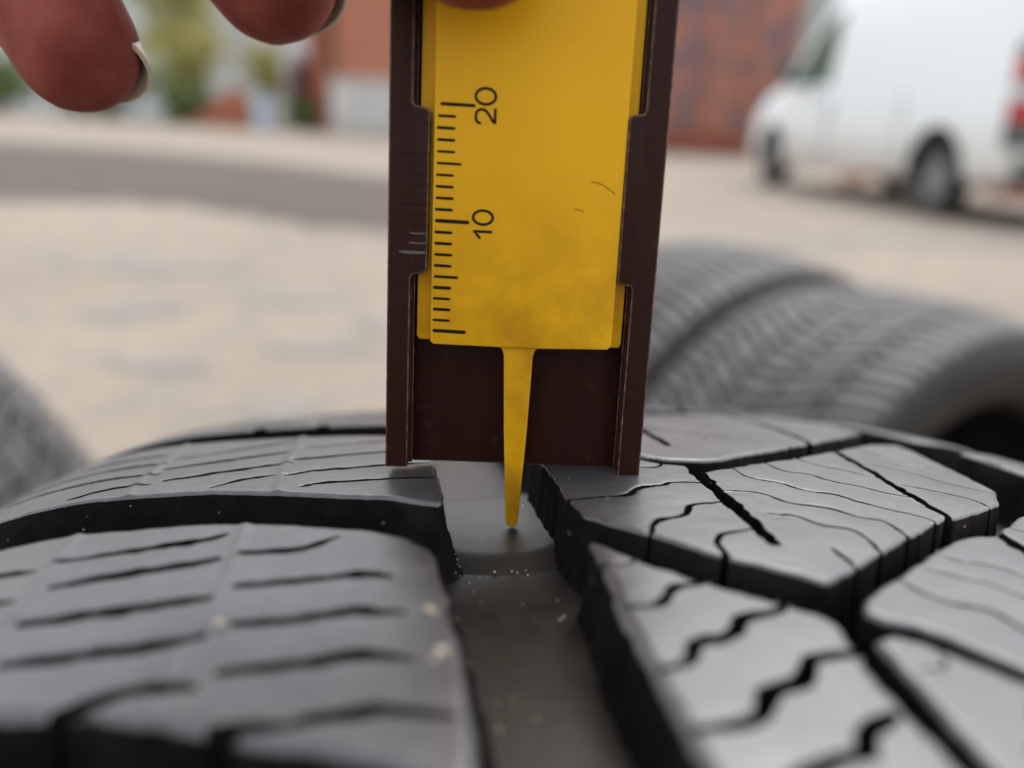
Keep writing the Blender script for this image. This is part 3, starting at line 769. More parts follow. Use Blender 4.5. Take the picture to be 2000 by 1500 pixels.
mp = k.n('ShaderNodeMapping'); mp.inputs['Rotation'].default_value = (0.3, 0.5, 0.6); k.l(k.co.outputs['Object'], mp.inputs[0]); k.l(mp.outputs[0], wv.inputs['Vector'])
k.bump(wv.outputs['Fac'], 0.16, 0.00012).bump(n2, 0.4, 0.00015)
k.set(Specular_IOR_Level=0.18, Subsurface_Weight=0.5, Subsurface_Radius=(1.0, 0.30, 0.15), Subsurface_Scale=0.004)
M_SKIN = k.m
me = bpy.data.meshes.new('hand_cage'); hand_bm.to_mesh(me); hand_bm.free()
tmp = bpy.data.objects.new('hand_cage', me); COL.objects.link(tmp)
md = tmp.modifiers.new('r', 'REMESH'); md.mode = 'VOXEL'; md.voxel_size = 0.0008; md.use_smooth_shade = True
md2 = tmp.modifiers.new('s', 'SMOOTH'); md2.factor = 0.5; md2.iterations = 8
dg = bpy.context.evaluated_depsgraph_get(); dg.update()
hm = bpy.data.meshes.new_from_object(tmp.evaluated_get(dg))
bpy.data.objects.remove(tmp); bpy.data.meshes.remove(me)
hm.name = 'hand'; hm.materials.clear(); hm.materials.append(M_SKIN)
hm.polygons.foreach_set('use_smooth', [True] * len(hm.polygons))
hand = link(bpy.data.objects.new('hand', hm))
tag(hand, 'bare hand reaching in from above, fingertips hanging left of the yellow gauge', 'hand')
k = MT('fingernail')
k.color(k.ramp(k.noise(600, 4, stretch=(1, 1, 1)), [(0.3, (0.60, 0.47, 0.36)), (0.7, (0.72, 0.60, 0.47))])).set(Roughness=0.4)
M_NAIL = k.m
def nail(path, dors, r_, ln, off, w_ang=62):
    """curved plate over the finger's back, reaching just past the tip"""
    p0 = np.array(path[0][:3]); p1 = np.array(path[1][:3])
    t = p0 - p1; t /= np.linalg.norm(t)
    n_ = np.array(dors) - t * (np.array(dors) @ t); n_ /= np.linalg.norm(n_); b_ = np.cross(t, n_)
    bmx = bmesh.new(); th_ = 0.45
    NU, NV = 14, 12
    layers = []
    for lay in (0, 1):
        grid = []
        for i in range(NU + 1):
            u = i / NU; row = []
            for j in range(NV + 1):
                v = j / NV * 2 - 1
                a = math.radians(w_ang) * v * (1 - 0.12 * (1 - u) ** 2)
                along = -ln * (1 - u) + off - 1.5 * v * v * u * u + 1.2 * v * v * (1 - u)
                rr_ = r_ + (0.0 if lay == 0 else th_) - 0.9 * u * u - 1.5 * max(0.0, 1 - u * 2.2) ** 1.5 - 1.1 * v ** 4 * (1 - u ** 3)
                # plate curls over towards the tip
                p = p0 + t * along + n_ * (rr_ * math.cos(a) * 0.95 ) + b_ * (rr_ * math.sin(a) * 0.98)
                row.append(bmx.verts.new(c2w(*p)))
            grid.append(row)
        layers.append(grid)
    for lay, grid in enumerate(layers):
        for i in range(NU):
            for j in range(NV):
                f = [grid[i][j], grid[i + 1][j], grid[i + 1][j + 1], grid[i][j + 1]]
                bmx.faces.new(f if lay else f[::-1])
    bord = lambda g: [g[0][j] for j in range(NV + 1)] + [g[i][NV] for i in range(1, NU + 1)] + [g[NU][j] for j in range(NV - 1, -1, -1)] + [g[i][0] for i in range(NU - 1, 0, -1)]
    A, B = bord(layers[0]), bord(layers[1])
    for i in range(len(A)):
        j = (i + 1) % len(A)
        bmx.faces.new([A[i], A[j], B[j], B[i]])
    return bm_obj('fingernail', bmx, M_NAIL, hand, 60)
nail(fA, DA, 5.9, 9.0, 5.1, 58)
nail(fB, DA, 6.4, 9.5, 5.4, 58)
nail(fT, (0.2, 0.6, -0.75), 7.2, 10, 5.0)
nail(fI, DA, 6.4, 10, 4.9)

# ================================================================== OTHER TYRES
def other_tyre(label, cx, cy, ax_deg, R, W, seed, lean=0.0, npitch=60, style=0):
    rs_ = random.Random(seed)
    mat = Matrix.Translation((cx, cy, 0)) @ Matrix.Rotation(rad(ax_deg), 4, 'Z')
    root = empty('tyre', mat)
    tag(root, label, 'tyre', 'used tyres standing in the yard')
    dr = lambda x: 0.010 * (abs(x) / (W * 0.46)) ** 2.6
    hw = W * 0.475
    prof = [(x, R - dr(x) - 0.008) for x in np.linspace(-hw, hw, 16)]
    r_e = R - dr(hw) - 0.008
    side = [(0.003, 0.004), (0.006, 0.011), (0.007, 0.020), (0.005, 0.031), (0.000, 0.041), (-0.008, 0.048), (-0.018, 0.050), (-0.022, 0.045), (-0.016, 0.036), (-0.012, 0.028), (-0.013, 0.020)]
    prof += [(hw + a, r_e - b) for a, b in side]
    prof += [(x, R - 0.024) for x in np.linspace(hw - 0.02, -hw + 0.02, 6)]
    prof += [(-hw - a, r_e - b) for a, b in side[::-1]]
    carcass('carcass', prof, root, [M_OLDSIDE], 160, R)
    ribs = [(-0.98, -0.60), (-0.565, -0.20), (-0.165, 0.165), (0.20, 0.565), (0.60, 0.98)]
    pa = 2 * math.pi / npitch
    for ri, (a0, a1) in enumerate(ribs):
        x0, x1 = a0 * hw, a1 * hw
        # one mesh per rib, shared by all its blocks
        V = []; Fs = []; NS = 2
        sl = (-0.30, -0.62, 0.0, 0.62, 0.30)[ri] if style == 0 else (0.45, 0.30, 0.12, -0.30, -0.45)[ri]
        nxs = 7
        gap = 0.10
        def idx(k0, l, j, i): return k0 * 6 * nxs + l * 2 * nxs + j * nxs + i
        for k0 in range(NS):
            t0, t1 = -0.5 + k0 / NS, -0.5 + (k0 + 1) / NS
            t0 += gap if k0 == 0 else gap * 0.45; t1 -= gap if k0 == NS - 1 else gap * 0.45
            for lev, (h, ins) in enumerate(((-0.009, -0.0003), (-0.0008, 0.0), (0.0, 0.0008))):
                for j, tt in enumerate((t0, t1)):
                    for i in range(nxs):
                        u = i / (nxs - 1)
                        x = x0 + ins + (x1 - x0 - 2 * ins) * u
                        ang = (tt + sl * (u - 0.5) + 0.05 * math.sin(u * 5 + ri)) * pa + (ins if j == 0 else -ins) / R
                        r_ = R - dr(x) + h
                        V.append((x, r_ * math.sin(ang), r_ * math.cos(ang)))
            for l in (0, 1):
                for i in range(nxs - 1):
                    Fs.append((idx(k0, l, 0, i), idx(k0, l, 0, i + 1), idx(k0, l + 1, 0, i + 1), idx(k0, l + 1, 0, i)))
                    Fs.append((idx(k0, l, 1, i + 1), idx(k0, l, 1, i), idx(k0, l + 1, 1, i), idx(k0, l + 1, 1, i + 1)))
                Fs.append((idx(k0, l, 1, 0), idx(k0, l, 0, 0), idx(k0, l + 1, 0, 0), idx(k0, l + 1, 1, 0)))
                Fs.append((idx(k0, l, 0, nxs - 1), idx(k0, l, 1, nxs - 1), idx(k0, l + 1, 1, nxs - 1), idx(k0, l + 1, 0, nxs - 1)))
            for i in range(nxs - 1):
                Fs.append((idx(k0, 2, 0, i), idx(k0, 2, 0, i + 1), idx(k0, 2, 1, i + 1), idx(k0, 2, 1, i)))
        me = bpy.data.meshes.new('tread_block'); me.from_pydata(V, [], Fs); me.materials.append(M_OLDTREAD); me.update()
        ph = rs_.random()
        for q in range(npitch):
            o = bpy.data.objects.new('tread_block', me)
            o.rotation_euler = (-(q + ph) * pa, 0, 0); o.location = (0, 0, R)
            link(o, root)
    return root
other_tyre('dusty tyre at the right with its dark hollow side turned to the lens', 0.304, 0.664, -56.0, 0.2585, 0.19, 1)
other_tyre('tyre farthest back, mostly hidden behind the tyre with the dark hollow', 0.200, 0.819, -56.0, 0.265, 0.19, 2, style=1)
other_tyre('tyre cut off by the left edge of the picture, low beside the pale ground', -0.503, 0.475, 80.0, 0.262, 0.19, 3)

# ================================================================== VAN
k = MT('white_van_paint')
sx = k.n('ShaderNodeSeparateXYZ'); k.l(k.co.outputs['Object'], sx.inputs[0])
mr = k.n('ShaderNodeMapRange'); mr.inputs[1].default_value = 0.95; mr.inputs[2].default_value = 0.35; k.l(sx.outputs[2], mr.inputs[0])
mul = k.n('ShaderNodeMath', operation='MULTIPLY'); k.l(mr.outputs[0], mul.inputs[0]); k.l(k.ramp(k.noise(4, 6), [(0.25, (0.35, 0.35, 0.35)), (0.7, (0.95, 0.95, 0.95))]), mul.inputs[1])
k.color(k.mix(mul.outputs[0], (0.82, 0.85, 0.88), (0.50, 0.44, 0.37))).set(Roughness=0.34)
M_VAN = k.m
M_TRIM = plain('grey_van_trim', (0.10, 0.10, 0.105), 0.6, var=0.1)
M_DARK = plain('underbody_black', (0.025, 0.022, 0.02), 0.8)
M_RUB = plain('van_tyre_rubber', (0.035, 0.033, 0.033), 0.75, var=0.2, scale=20)
M_RIM = plain('steel_rim', (0.30, 0.30, 0.31), 0.45, 0.3, var=0.1)
M_RED = plain('red_lens', (0.45, 0.02, 0.02), 0.25)
M_LENS = plain('clear_lens', (0.55, 0.55, 0.56), 0.2)
k = MT('van_glass'); k.color(k.ramp(k.noise(3, 3), [(0.3, (0.05, 0.10, 0.08)), (0.7, (0.08, 0.15, 0.115))])).set(Roughness=0.08)
M_GLASS = k.m
def make_van(cx, cy, heading):
    """origin on the ground at the rear axle centre; +x towards the nose, +y to the van's left"""
    root = empty('van', Matrix.Translation((cx, cy, 0)) @ Matrix.Rotation(heading, 4, 'Z'))
    tag(root, 'white panel van parked on the yard by the red building', 'van')
    # stations: x, bottom z, top z, half width low, half width high
    st = [(-1.02, 0.42, 2.30, 0.93, 0.84), (-1.0, 0.38, 2.36, 0.97, 0.87), (-0.9, 0.34, 2.40, 0.99, 0.88), (0.0, 0.32, 2.43, 1.0, 0.89), (1.2, 0.30, 2.43, 1.0, 0.89), (1.9, 0.30, 2.41, 1.0, 0.885),
          (2.3, 0.30, 2.36, 1.0, 0.87), (2.6, 0.30, 2.26, 0.995, 0.85), (2.9, 0.30, 2.05, 0.99, 0.83), (3.2, 0.30, 1.79, 0.985, 0.82), (3.5, 0.30, 1.50, 0.98, 0.83), (3.78, 0.30, 1.27, 0.97, 0.84), (4.15, 0.30, 1.18, 0.955, 0.83), (4.40, 0.30, 1.07, 0.92, 0.80), (4.55, 0.32, 0.92, 0.86, 0.75), (4.62, 0.38, 0.72, 0.80, 0.72)]
    ring_n = None; V = []; Fs = []; V_ring = []
    for (x, zb, zt, wl_, wh) in st:
        belt = min(1.05, zb + (zt - zb) * 0.6)
        half = [(wl_ * 0.93, zb), (wl_ * 0.985, zb + 0.06), (wl_, zb + 0.18), (wl_, (zb + belt) / 2), (wl_ * 0.995, belt), ((wl_ + wh) / 2 + 0.01, belt + (zt - belt) * 0.45), (wh + 0.02, belt + (zt - belt) * 0.80), (wh - 0.02, belt + (zt - belt) * 0.92), (wh - 0.10, zt - 0.022), (wh - 0.25, zt - 0.004), (0.0, zt + 0.012)]
        V_ring.append(half[:-2])
        ring = half + [(-a, b) for a, b in half[-2::-1]]
        ring_n = len(ring); V += [(x, a, b) for a, b in ring]
    for i in range(len(st) - 1):
        for q in range(ring_n):
            q2 = (q + 1) % ring_n
            Fs.append((i * ring_n + q, (i + 1) * ring_n + q, (i + 1) * ring_n + q2, i * ring_n + q2))
    Fs.append(list(range(ring_n))); Fs.append(list(range((len(st) - 1) * ring_n, len(st) * ring_n))[::-1])
    body = mesh_obj('body', V, Fs, [M_VAN, M_DARK], None)
    bmx = bmesh.new(); bmx.from_mesh(body.data); bmesh.ops.recalc_face_normals(bmx, faces=bmx.faces); bmx.to_mesh(body.data); bmx.free()
    # wheel arches cut out of the body
    cb = bmesh.new()
    for x in (0.0, 3.62):
        for sy in (-1, 1):
            bmesh.ops.create_cone(cb, cap_ends=True, segments=48, radius1=0.43, radius2=0.43, depth=0.6, matrix=Matrix.Translation((x, sy * 0.98, 0.36)) @ Matrix.Rotation(math.pi / 2, 4, 'X'))
    cme = bpy.data.meshes.new('cut'); cb.to_mesh(cme); cb.free()
    cme.materials.append(M_VAN); cme.materials.append(M_DARK)
    cme.polygons.foreach_set('material_index', [1] * len(cme.polygons))
    co = bpy.data.objects.new('cut', cme); COL.objects.link(co)
    md = body.modifiers.new('b', 'BOOLEAN'); md.operation = 'DIFFERENCE'; md.object = co; md.solver = 'EXACT'
    dg = bpy.context.evaluated_depsgraph_get(); dg.update()
    nm = bpy.data.meshes.new_from_object(body.evaluated_get(dg))
    body.modifiers.clear(); body.data = nm; nm.name = 'body'
    bpy.data.objects.remove(co)
    nm.polygons.foreach_set('use_smooth', [True] * len(nm.polygons)); nm.set_sharp_from_angle(angle=rad(32))
    body.parent = root
    # wheels
    for x in (0.0, 3.62):
        for sy in (-1, 1):
            wb = bmesh.new()
            prof = [(-0.10, 0.20), (-0.105, 0.30), (-0.08, 0.325), (0.08, 0.325), (0.105, 0.30), (0.10, 0.20)]
            n = 40; vs = []
            for i in range(n):
                a = 2 * math.pi * i / n
                vs.append([wb.verts.new((r_ * math.cos(a), y_, r_ * math.sin(a))) for y_, r_ in prof])
            for i in range(n):
                for q in range(len(prof)):
                    wb.faces.new([vs[i][q], vs[(i + 1) % n][q], vs[(i + 1) % n][(q + 1) % len(prof)], vs[i][(q + 1) % len(prof)]])
            w = bm_obj('wheel', wb, M_RUB, root, 40); w.location = (x, sy * 0.87, 0.325)
            rb = bmesh.new()
            for i, (r0, r1, y0, y1) in enumerate([(0.205, 0.205, -0.02, 0.05), (0.12, 0.10, 0.05, 0.075), (0.07, 0.06, 0.075, 0.10)]):
                bmesh.ops.create_cone(rb, cap_ends=True, segments=32, radius1=r0, radius2=r1, depth=y1 - y0, matrix=Matrix.Translation((0, sy * (y0 + y1) / 2, 0)) @ Matrix.Rotation(-sy * math.pi / 2, 4, 'X'))
            bm_obj('rim', rb, M_RIM, w, 30)
    # glass, proud of the body by a few millimetres
    for sy in (-1, 1):
        def side_y(z, x):   # body half width at that place, read off the station rings
            i = max(q for q in range(len(st) - 1) if st[q][0] <= x)
            t = (x - st[i][0]) / (st[i + 1][0] - st[i][0]); w2 = []
            for q in (i, i + 1):
                ring = V_ring[q]; w2.append(float(np.interp(z, [p[1] for p in ring], [p[0] for p in ring])))
            return w2[0] + (w2[1] - w2[0]) * t
        outl = [(2.20, 1.22), (2.80, 1.22), (3.42, 1.22), (3.18, 1.48), (2.86, 1.76), (2.62, 1.90), (2.20, 1.98)]
        V = [(x, sy * (side_y(z, x) + 0.012), z) for x, z in outl] + [(x, sy * (side_y(z, x) - 0.03), z) for x, z in outl]
        n = len(outl)
        fc = [list(range(n)), list(range(n, 2 * n))[::-1]] + [(i, (i + 1) % n, n + (i + 1) % n, n + i) for i in range(n)]
        mesh_obj('side_window', V, fc, M_GLASS, root)
        mr_ = box('mirror', (3.20, sy * 1.08 - 0.09, 1.26), (3.32, sy * 1.08 + 0.09, 1.54), M_TRIM, root, 0.03)
        box('mirror_arm', (3.23, min(sy * 0.92, sy * 1.05), 1.28), (3.29, max(sy * 0.92, sy * 1.05), 1.34), M_TRIM, mr_)
        box('side_moulding', (0.48, sy * 1.004 - 0.012, 0.60), (3.14, sy * 1.004 + 0.012, 0.68), M_VAN, root, 0.006)
        box('door_handle', (2.50, sy * 1.004 - 0.02, 1.10), (2.66, sy * 1.004 + 0.025, 1.15), M_TRIM, root, 0.008)
        for xs_ in (0.62, 2.08, 2.14): box('door_seam', (xs_, sy * 0.992 - 0.012, 0.42), (xs_ + 0.014, sy * 0.992 + 0.013, 1.06), M_DARK, root)
        # tall tail lamps wrapped round the rear corner: red, clear, red on a grey column
        lamp = box('tail_lamp', (-1.03, min(sy * 0.80, sy * 1.012), 0.62), (-0.86, max(sy * 0.80, sy * 1.012), 1.42), M_TRIM, root, 0.02)
        for (z0, z1, m_, nm_) in ((1.12, 1.30, M_RED, 'brake_lens'), (0.98, 1.10, M_LENS, 'reverse_lens'), (0.82, 0.96, M_RED, 'tail_lens')):
            box(nm_, (-1.045, min(sy * 0.81, sy * 1.024), z0), (-0.88, max(sy * 0.81, sy * 1.024), z1), m_, lamp, 0.015)
    # windscreen
    V = []
    for (x, z, w_) in ((2.68, 2.22, 0.70), (3.58, 1.45, 0.78)):
        V += [(x + 0.012, -w_, z + 0.02), (x + 0.012, w_, z + 0.02)]
    V += [(a - 0.05, b, c_ - 0.05) for a, b, c_ in V]
    mesh_obj('windscreen', V, [(0, 1, 3, 2), (4, 6, 7, 5), (0, 4, 5, 1), (2, 3, 7, 6), (0, 2, 6, 4), (1, 5, 7, 3)], M_GLASS, root)
    box('rear_bumper', (-1.12, -0.97, 0.34), (-0.99, 0.97, 0.56), M_TRIM, root, 0.04)
    box('front_bumper', (4.30, -0.86, 0.30), (4.70, 0.86, 0.62), M_TRIM, root, 0.06)
    for sy in (-1, 1):
        d = box('rear_door', (-1.045, min(sy * 0.01, sy * 0.78), 0.60), (-1.015, max(sy * 0.01, sy * 0.78), 2.20), M_VAN, root, 0.012)
        box('door_window', (-1.055, min(sy * 0.12, sy * 0.68), 1.45), (-1.04, max(sy * 0.12, sy * 0.68), 1.98), M_GLASS, d, 0.005)
        box('headlamp', (4.30, min(sy * 0.50, sy * 0.82), 0.78), (4.585, max(sy * 0.50, sy * 0.82), 0.95), M_LENS, root, 0.04)
    box('number_plate', (-1.13, -0.26, 0.42), (-1.118, 0.26, 0.53), M_LENS, root)
    for x in (0.0, 3.62): box('axle', (x - 0.05, -0.8, 0.27), (x + 0.05, 0.8, 0.37), M_DARK, root)
    box('floor_pan', (-0.95, -0.80, 0.34), (4.3, 0.80, 0.50), M_DARK, root)
    return root
make_van(4.64, 7.95, rad(97.5))

# ================================================================== BACKGROUND BUILDINGS AND PLANTS
k = MT('rust_red_wall')
n1 = k.noise(0.55, 4, 0.6); n2 = k.noise(3.5, 6, 0.65); n3 = k.noise(1.3, 5, 0.55)
c = k.ramp(n2, [(0.3, (0.34, 0.135, 0.090)), (0.7, (0.44, 0.18, 0.125))])
c = k.mix(k.ramp(n3, [(0.45, (0, 0, 0)), (0.58, (0.95, 0.95, 0.95))]), c, (0.17, 0.12, 0.13))
k.color(c).set(Roughness=0.85).bump(n2, 0.3, 0.01)
M_REDW = k.m
k = MT('orange_red_wall')
n2 = k.noise(2.5, 6, 0.65)
k.color(k.ramp(n2, [(0.3, (0.38, 0.145, 0.085)), (0.7, (0.48, 0.19, 0.12))])).set(Roughness=0.85)
M_ORW = k.m
M_PLINTH = plain('dark_red_plinth', (0.26, 0.075, 0.045), 0.85, var=0.2, scale=2)
M_PALE = plain('pale_render', (0.56, 0.54, 0.52), 0.85, var=0.12, scale=1.2)
M_HOUSE = plain('white_house_wall', (0.66, 0.69, 0.72), 0.8, var=0.08, scale=0.6)
M_SHED = plain('grey_green_sheet', (0.46, 0.50, 0.48), 0.55, var=0.1, scale=1.2)
M_TIMB = plain('dark_timber', (0.07, 0.035, 0.03), 0.8, var=0.3, scale=3)

# rust-red building: a long wall facing the yard, sheet door panels on the right half
def wall_frame(p0, p1):
    p0, p1 = Vector((*p0, 0)), Vector((*p1, 0)); x = (p1 - p0).normalized(); z = Vector((0, 0, 1)); y = z.cross(x)
    m = Matrix((x, y, z)).transposed().to_4x4(); m.translation = p0
    return m, (p1 - p0).length
m_, L_ = wall_frame((-7.2, 30.5), (7.45, 25.2))
red = empty('red_building', m_)
tag(red, 'long rust red building with peeling mottled wall behind the yard', 'building')
box('wall', (0, 0, 0), (L_ * 0.42, 5, 7), M_ORW, red)
box('wall', (L_ * 0.42, 0.02, 0), (L_, 5, 7), M_REDW, red)
box('plinth', (L_ * 0.42, -0.12, 0), (L_, 0.0, 0.62), M_PLINTH, red, 0.02)
box('roof', (-0.4, -0.5, 7.0), (L_ + 0.4, 5.4, 7.25), M_TIMB, red, 0.02)
nd = 5
for i in range(nd):
    x0 = L_ * 0.60 + i * (L_ * 0.40) / nd
    d = box('door_panel', (x0 + 0.03, -0.06, 0.65), (x0 + L_ * 0.40 / nd - 0.03, -0.005, 4.6), M_REDW, red, 0.015)
box('corner_post', (-0.25, -0.2, 0), (0.12, -0.01, 7), M_PLINTH, red, 0.02)
box('downpipe', (0.55, -0.16, 0), (0.70, -0.02, 6.9), M_TIMB, red, 0.05)
# pale low store against its left end
pm, _ = wall_frame((-6.55, 29.5), (-4.2, 28.7))
pale = empty('pale_store', pm)
tag(pale, 'low pale store box against the left end of the red building', 'store box')
box('body', (0, 0, 0.0), (2.5, 0.8, 1.66), M_PALE, pale, 0.03)
box('lid', (-0.08, -0.10, 1.66), (2.58, 0.85, 1.76), M_PALE, pale, 0.02)
for i in range(2): box('door', (0.12 + i * 1.15, -0.05, 0.12), (1.20 + i * 1.15, -0.005, 1.5), M_PALE, pale, 0.01)
# grey-green sheet-metal shed behind the van
sm, SL = wall_frame((7.5, 25.7), (22.0, 21.6))
shed = empty('metal_shed', sm)
tag(shed, 'pale grey green sheet metal shed behind the white van', 'shed')
for i in range(24):
    x0 = i * SL / 24
    box('wall_sheet', (x0 + 0.01, 0 + 0.03 * (i % 2), 0), (x0 + SL / 24 - 0.01, 0.12, 8.0), M_SHED, shed, 0.008)
box('frame', (0.0, 0.13, 0), (SL, 5, 8.1), M_TIMB, shed)
# white house at the left, far back
hm_, HL = wall_frame((-33, 44), (-9.2, 41))
house = empty('white_house', hm_)
tag(house, 'white rendered house behind the garden shrubs', 'house')
box('wall', (0, 0, 0), (HL, 8, 6.5), M_HOUSE, house)
M_ROOFT = plain('roof_tile', (0.30, 0.11, 0.07), 0.85, var=0.2, scale=2)
prism_o = mesh_obj('roof', [(-0.5, -0.6, 6.5), (HL + 0.5, -0.6, 6.5), (HL + 0.5, 8.6, 6.5), (-0.5, 8.6, 6.5), (-0.5, 4, 9.5), (HL + 0.5, 4, 9.5)], [(0, 1, 5, 4), (2, 3, 4, 5), (0, 4, 3), (1, 2, 5), (0, 3, 2, 1)], M_ROOFT, house)
for i in range(6):
    x0 = 2 + i * 3.7
    w = box('window', (x0, -0.06, 1.2), (x0 + 1.3, -0.01, 2.7), M_GLASS, house, 0.01)
    box('window_frame', (x0 - 0.08, -0.05, 1.1), (x0 + 1.38, -0.005, 1.2), M_PALE, w)
# garden wall, low, at the yard's edge on the far left
gm, GL = wall_frame((-40, 33.5), (-13.0, 31.5))
# shrubs and a small tree
def leaf_mat(name, a, b):
    k = MT(name)
    k.color(k.ramp(k.noise(1.6, 4), [(0.3, a), (0.7, b)])).set(Roughness=0.6)
    k.set(Transmission_Weight=0.0, Subsurface_Weight=0.0)
    return k.m
M_LEAF1 = leaf_mat('leaf_green', (0.07, 0.11, 0.025), (0.14, 0.18, 0.04))
M_LEAF2 = leaf_mat('leaf_yellow', (0.28, 0.27, 0.06), (0.40, 0.36, 0.09))
M_LEAF3 = leaf_mat('leaf_maroon', (0.09, 0.03, 0.03), (0.16, 0.06, 0.05))
M_BARK = plain('bark', (0.09, 0.065, 0.05), 0.9, var=0.3, scale=4)
def shrub(name, label, x, y, h, w, m, n, seed, cat='shrub', trunk=0.0, leaf=0.16):
    rg = np.random.default_rng(seed)
    root = empty(name, None, (x, y, 0))
    tag(root, label, cat, 'garden plants behind the yard')
    # stems
    V = []; Fs = []
    def limb(a, b, r0, r1):
        a, b = np.array(a), np.array(b); d = b - a; d /= np.linalg.norm(d)
        u_ = np.cross(d, (0.3, 0.5, 0.8)); u_ /= np.linalg.norm(u_); v_ = np.cross(d, u_)
        b0 = len(V)
        for p, r_ in ((a, r0), (b, r1)):
            for i in range(6):
                t = i / 6 * 2 * math.pi; V.append(tuple(p + r_ * (math.cos(t) * u_ + math.sin(t) * v_)))
        for i in range(6): Fs.append((b0 + i, b0 + (i + 1) % 6, b0 + 6 + (i + 1) % 6, b0 + 6 + i))
    base_h = trunk * h
    clumps = []
    for i in range(9 if trunk else 12):
        a = rg.uniform(0, 2 * math.pi); rr_ = w * rg.uniform(0.15, 0.75)
        z = base_h + (h - base_h) * rg.uniform(0.25, 0.9)
        p = (rr_ * math.cos(a), rr_ * math.sin(a), z); clumps.append(p)
        s_ = (rg.uniform(-0.1, 0.1), rg.uniform(-0.1, 0.1), base_h * 0.9 if trunk else 0.0)
        limb(s_, p, 0.06 if trunk else 0.03, 0.012)
    if trunk: limb((0, 0, 0), (0.05, 0, base_h), 0.14, 0.09)
    mesh_obj('trunk' if trunk else 'stems', V, Fs, M_BARK, root)
    C = np.array(clumps)[rg.integers(0, len(clumps), n)]
    P_ = C + rg.normal(0, 1, (n, 3)) * np.array([w * 0.26, w * 0.26, (h - base_h) * 0.13])
    P_[:, 2] = np.abs(P_[:, 2])
    V = []; Fs = []
    for i, p in enumerate(P_):
        a = rg.normal(0, 1, 3); a /= np.linalg.norm(a); b = np.cross(a, rg.normal(0, 1, 3)); b /= np.linalg.norm(b)
        s = leaf * rg.uniform(0.6, 1.3)
        V += [tuple(p - a * s), tuple(p + b * s * 0.45), tuple(p + a * s), tuple(p - b * s * 0.45)]
        Fs.append((4 * i, 4 * i + 1, 4 * i + 2, 4 * i + 3))
    mesh_obj('crown' if trunk else 'foliage', V, Fs, m, root)
    return root
shrub('shrub', 'low green shrub at the yard edge below the lower fingertip', -14.2, 30.5, 1.8, 1.8, M_LEAF1, 1500, 1)
shrub('shrub', 'yellow green shrub between the two fingertips', -12.6, 33.0, 3.6, 1.6, M_LEAF2, 900, 2)
shrub('shrub', 'green shrub left of the heap of red bricks', -12.0, 31.0, 1.3, 1.0, M_LEAF1, 900, 3)
shrub('shrub', 'small yellow shrub in front of the white house above the brick heap', -10.6, 36.0, 3.0, 1.0, M_LEAF2, 650, 4)
shrub('shrub', 'maroon leaved shrub beside the corner of the red building', -7.9, 31.5, 2.4, 0.7, M_LEAF3, 800, 5)
shrub('shrub', 'small green plant at the foot of the maroon shrub', -7.7, 30.2, 0.9, 0.5, M_LEAF1, 500, 6)
shrub('garden_tree', 'pale yellow green tree in front of the white house', -14.6, 37.5, 6.5, 2.6, M_LEAF2, 1600, 7, 'tree', 0.35, 0.2)
shrub('shrub', 'dark green shrub at the left edge behind the lower finger', -19.0, 31.5, 2.2, 2.2, M_LEAF1, 1500, 8)
shrub('shrub', 'dark maroon shrub right of the lower fingertip', -13.2, 34.5, 2.6, 0.9, M_LEAF3, 260, 9)
# heap of loose red bricks
M_BRICK = plain('heap_brick', (0.36, 0.13, 0.075), 0.85, var=0.3, scale=6)
heap = empty('brick_heap', None, (-10.0, 30.2, 0)); tag(heap, 'conical heap of broken red bricks at the yard edge', 'brick heap')
bb = bmesh.new(); bm_box(bb, (-0.12, -0.06, -0.04), (0.12, 0.06, 0.04), 0.008, 1)
bme = bpy.data.meshes.new('brick'); bb.to_mesh(bme); bb.free(); bme.materials.append(M_BRICK)
core = [(1.25 * math.cos(t) , 1.0 * math.sin(t), 0) for t in np.linspace(0, 2 * math.pi, 24, endpoint=False)]
cv = core + [(x * 0.55, y * 0.55, 0.62) for x, y, _ in core] + [(0.05, 0, 1.15)]
cf = [(i, (i + 1) % 24, 24 + (i + 1) % 24, 24 + i) for i in range(24)] + [(24 + i, 24 + (i + 1) % 24, 48) for i in range(24)]
mesh_obj('rubble_core', cv, cf, M_BRICK, heap)
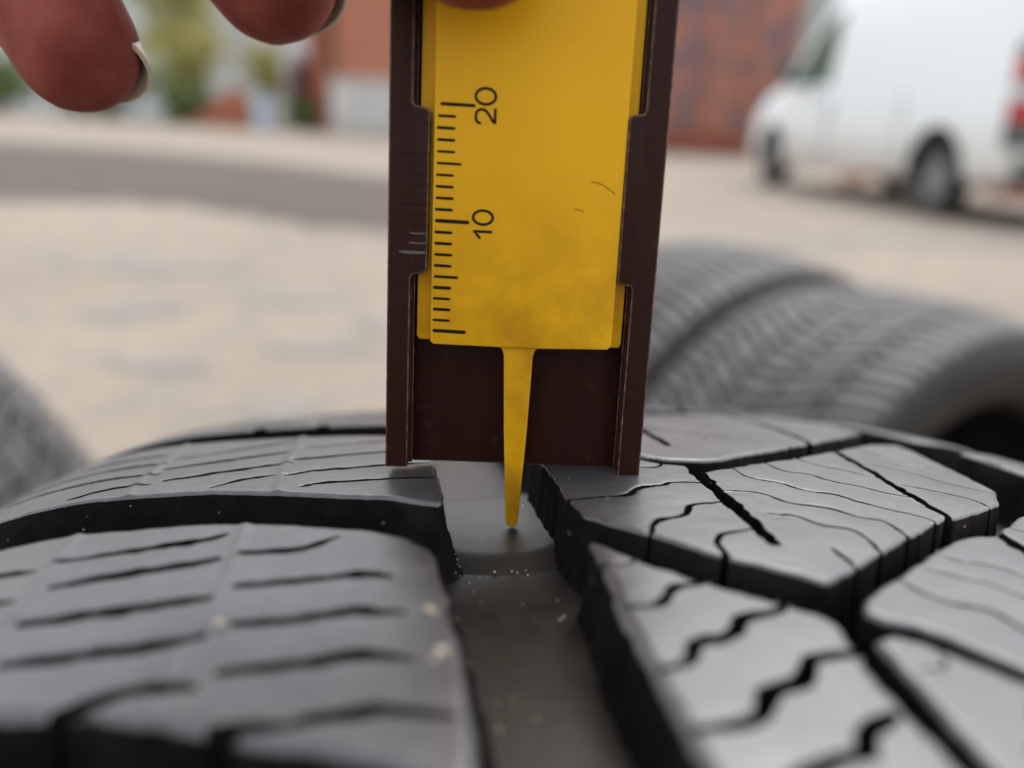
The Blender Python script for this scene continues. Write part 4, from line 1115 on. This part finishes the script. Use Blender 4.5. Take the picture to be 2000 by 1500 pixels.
for i in range(260):
    a = random.uniform(0, 2 * math.pi); t = random.random() ** 0.6
    o = bpy.data.objects.new('brick', bme); o.location = (1.4 * t * math.cos(a), 1.15 * t * math.sin(a), 1.25 * (1 - t) + 0.06)
    o.rotation_euler = (random.uniform(-0.7, 0.7), random.uniform(-0.7, 0.7), random.uniform(0, 3)); link(o, heap)
# pale blue drum and dark post by the red building's corner
M_BLUE = plain('pale_blue_paint', (0.42, 0.50, 0.58), 0.5, var=0.12, scale=3)
bmx = bmesh.new()
prf = [(0.0, 0.0), (0.29, 0.0), (0.30, 0.03), (0.285, 0.06), (0.285, 0.30), (0.30, 0.32), (0.285, 0.34), (0.285, 0.60), (0.30, 0.62), (0.285, 0.64), (0.285, 0.86), (0.30, 0.89), (0.27, 0.90), (0.26, 0.88), (0.0, 0.88)]
vs = []
for i in range(32):
    a = 2 * math.pi * i / 32; vs.append([bmx.verts.new((r_ * math.cos(a), r_ * math.sin(a), z_)) for r_, z_ in prf])
for i in range(32):
    for q in range(len(prf) - 1):
        f = [vs[i][q], vs[(i + 1) % 32][q], vs[(i + 1) % 32][q + 1], vs[i][q + 1]]
        bmx.faces.new(f)
bmesh.ops.remove_doubles(bmx, verts=bmx.verts, dist=0.0005)
drum = bm_obj('drum', bmx, M_BLUE, None, 30); drum.location = (-8.8, 29.3, 0); drum.scale = (1.1, 1.1, 1.35)
tag(drum, 'pale blue metal drum right of the brick heap', 'drum')
# loose broken bricks lying under and beyond the van's tail
for (x, y, n, lab) in [(6.6, 11.2, 7, 'small scatter of broken orange bricks seen under the van tail'), (5.5, 13.4, 6, 'small scatter of pink brick rubble seen under the middle of the van')]:
    r0 = empty('brick_scatter', None, (x, y, 0)); tag(r0, lab, 'bricks')
    for i in range(n * 2):
        o = bpy.data.objects.new('brick', bme); o.location = (random.uniform(-0.5, 0.5), random.uniform(-0.2, 0.2), 0.04 + 0.075 * (i % 3)); o.rotation_euler = (0, 0, random.uniform(0, 3)); link(o, r0)
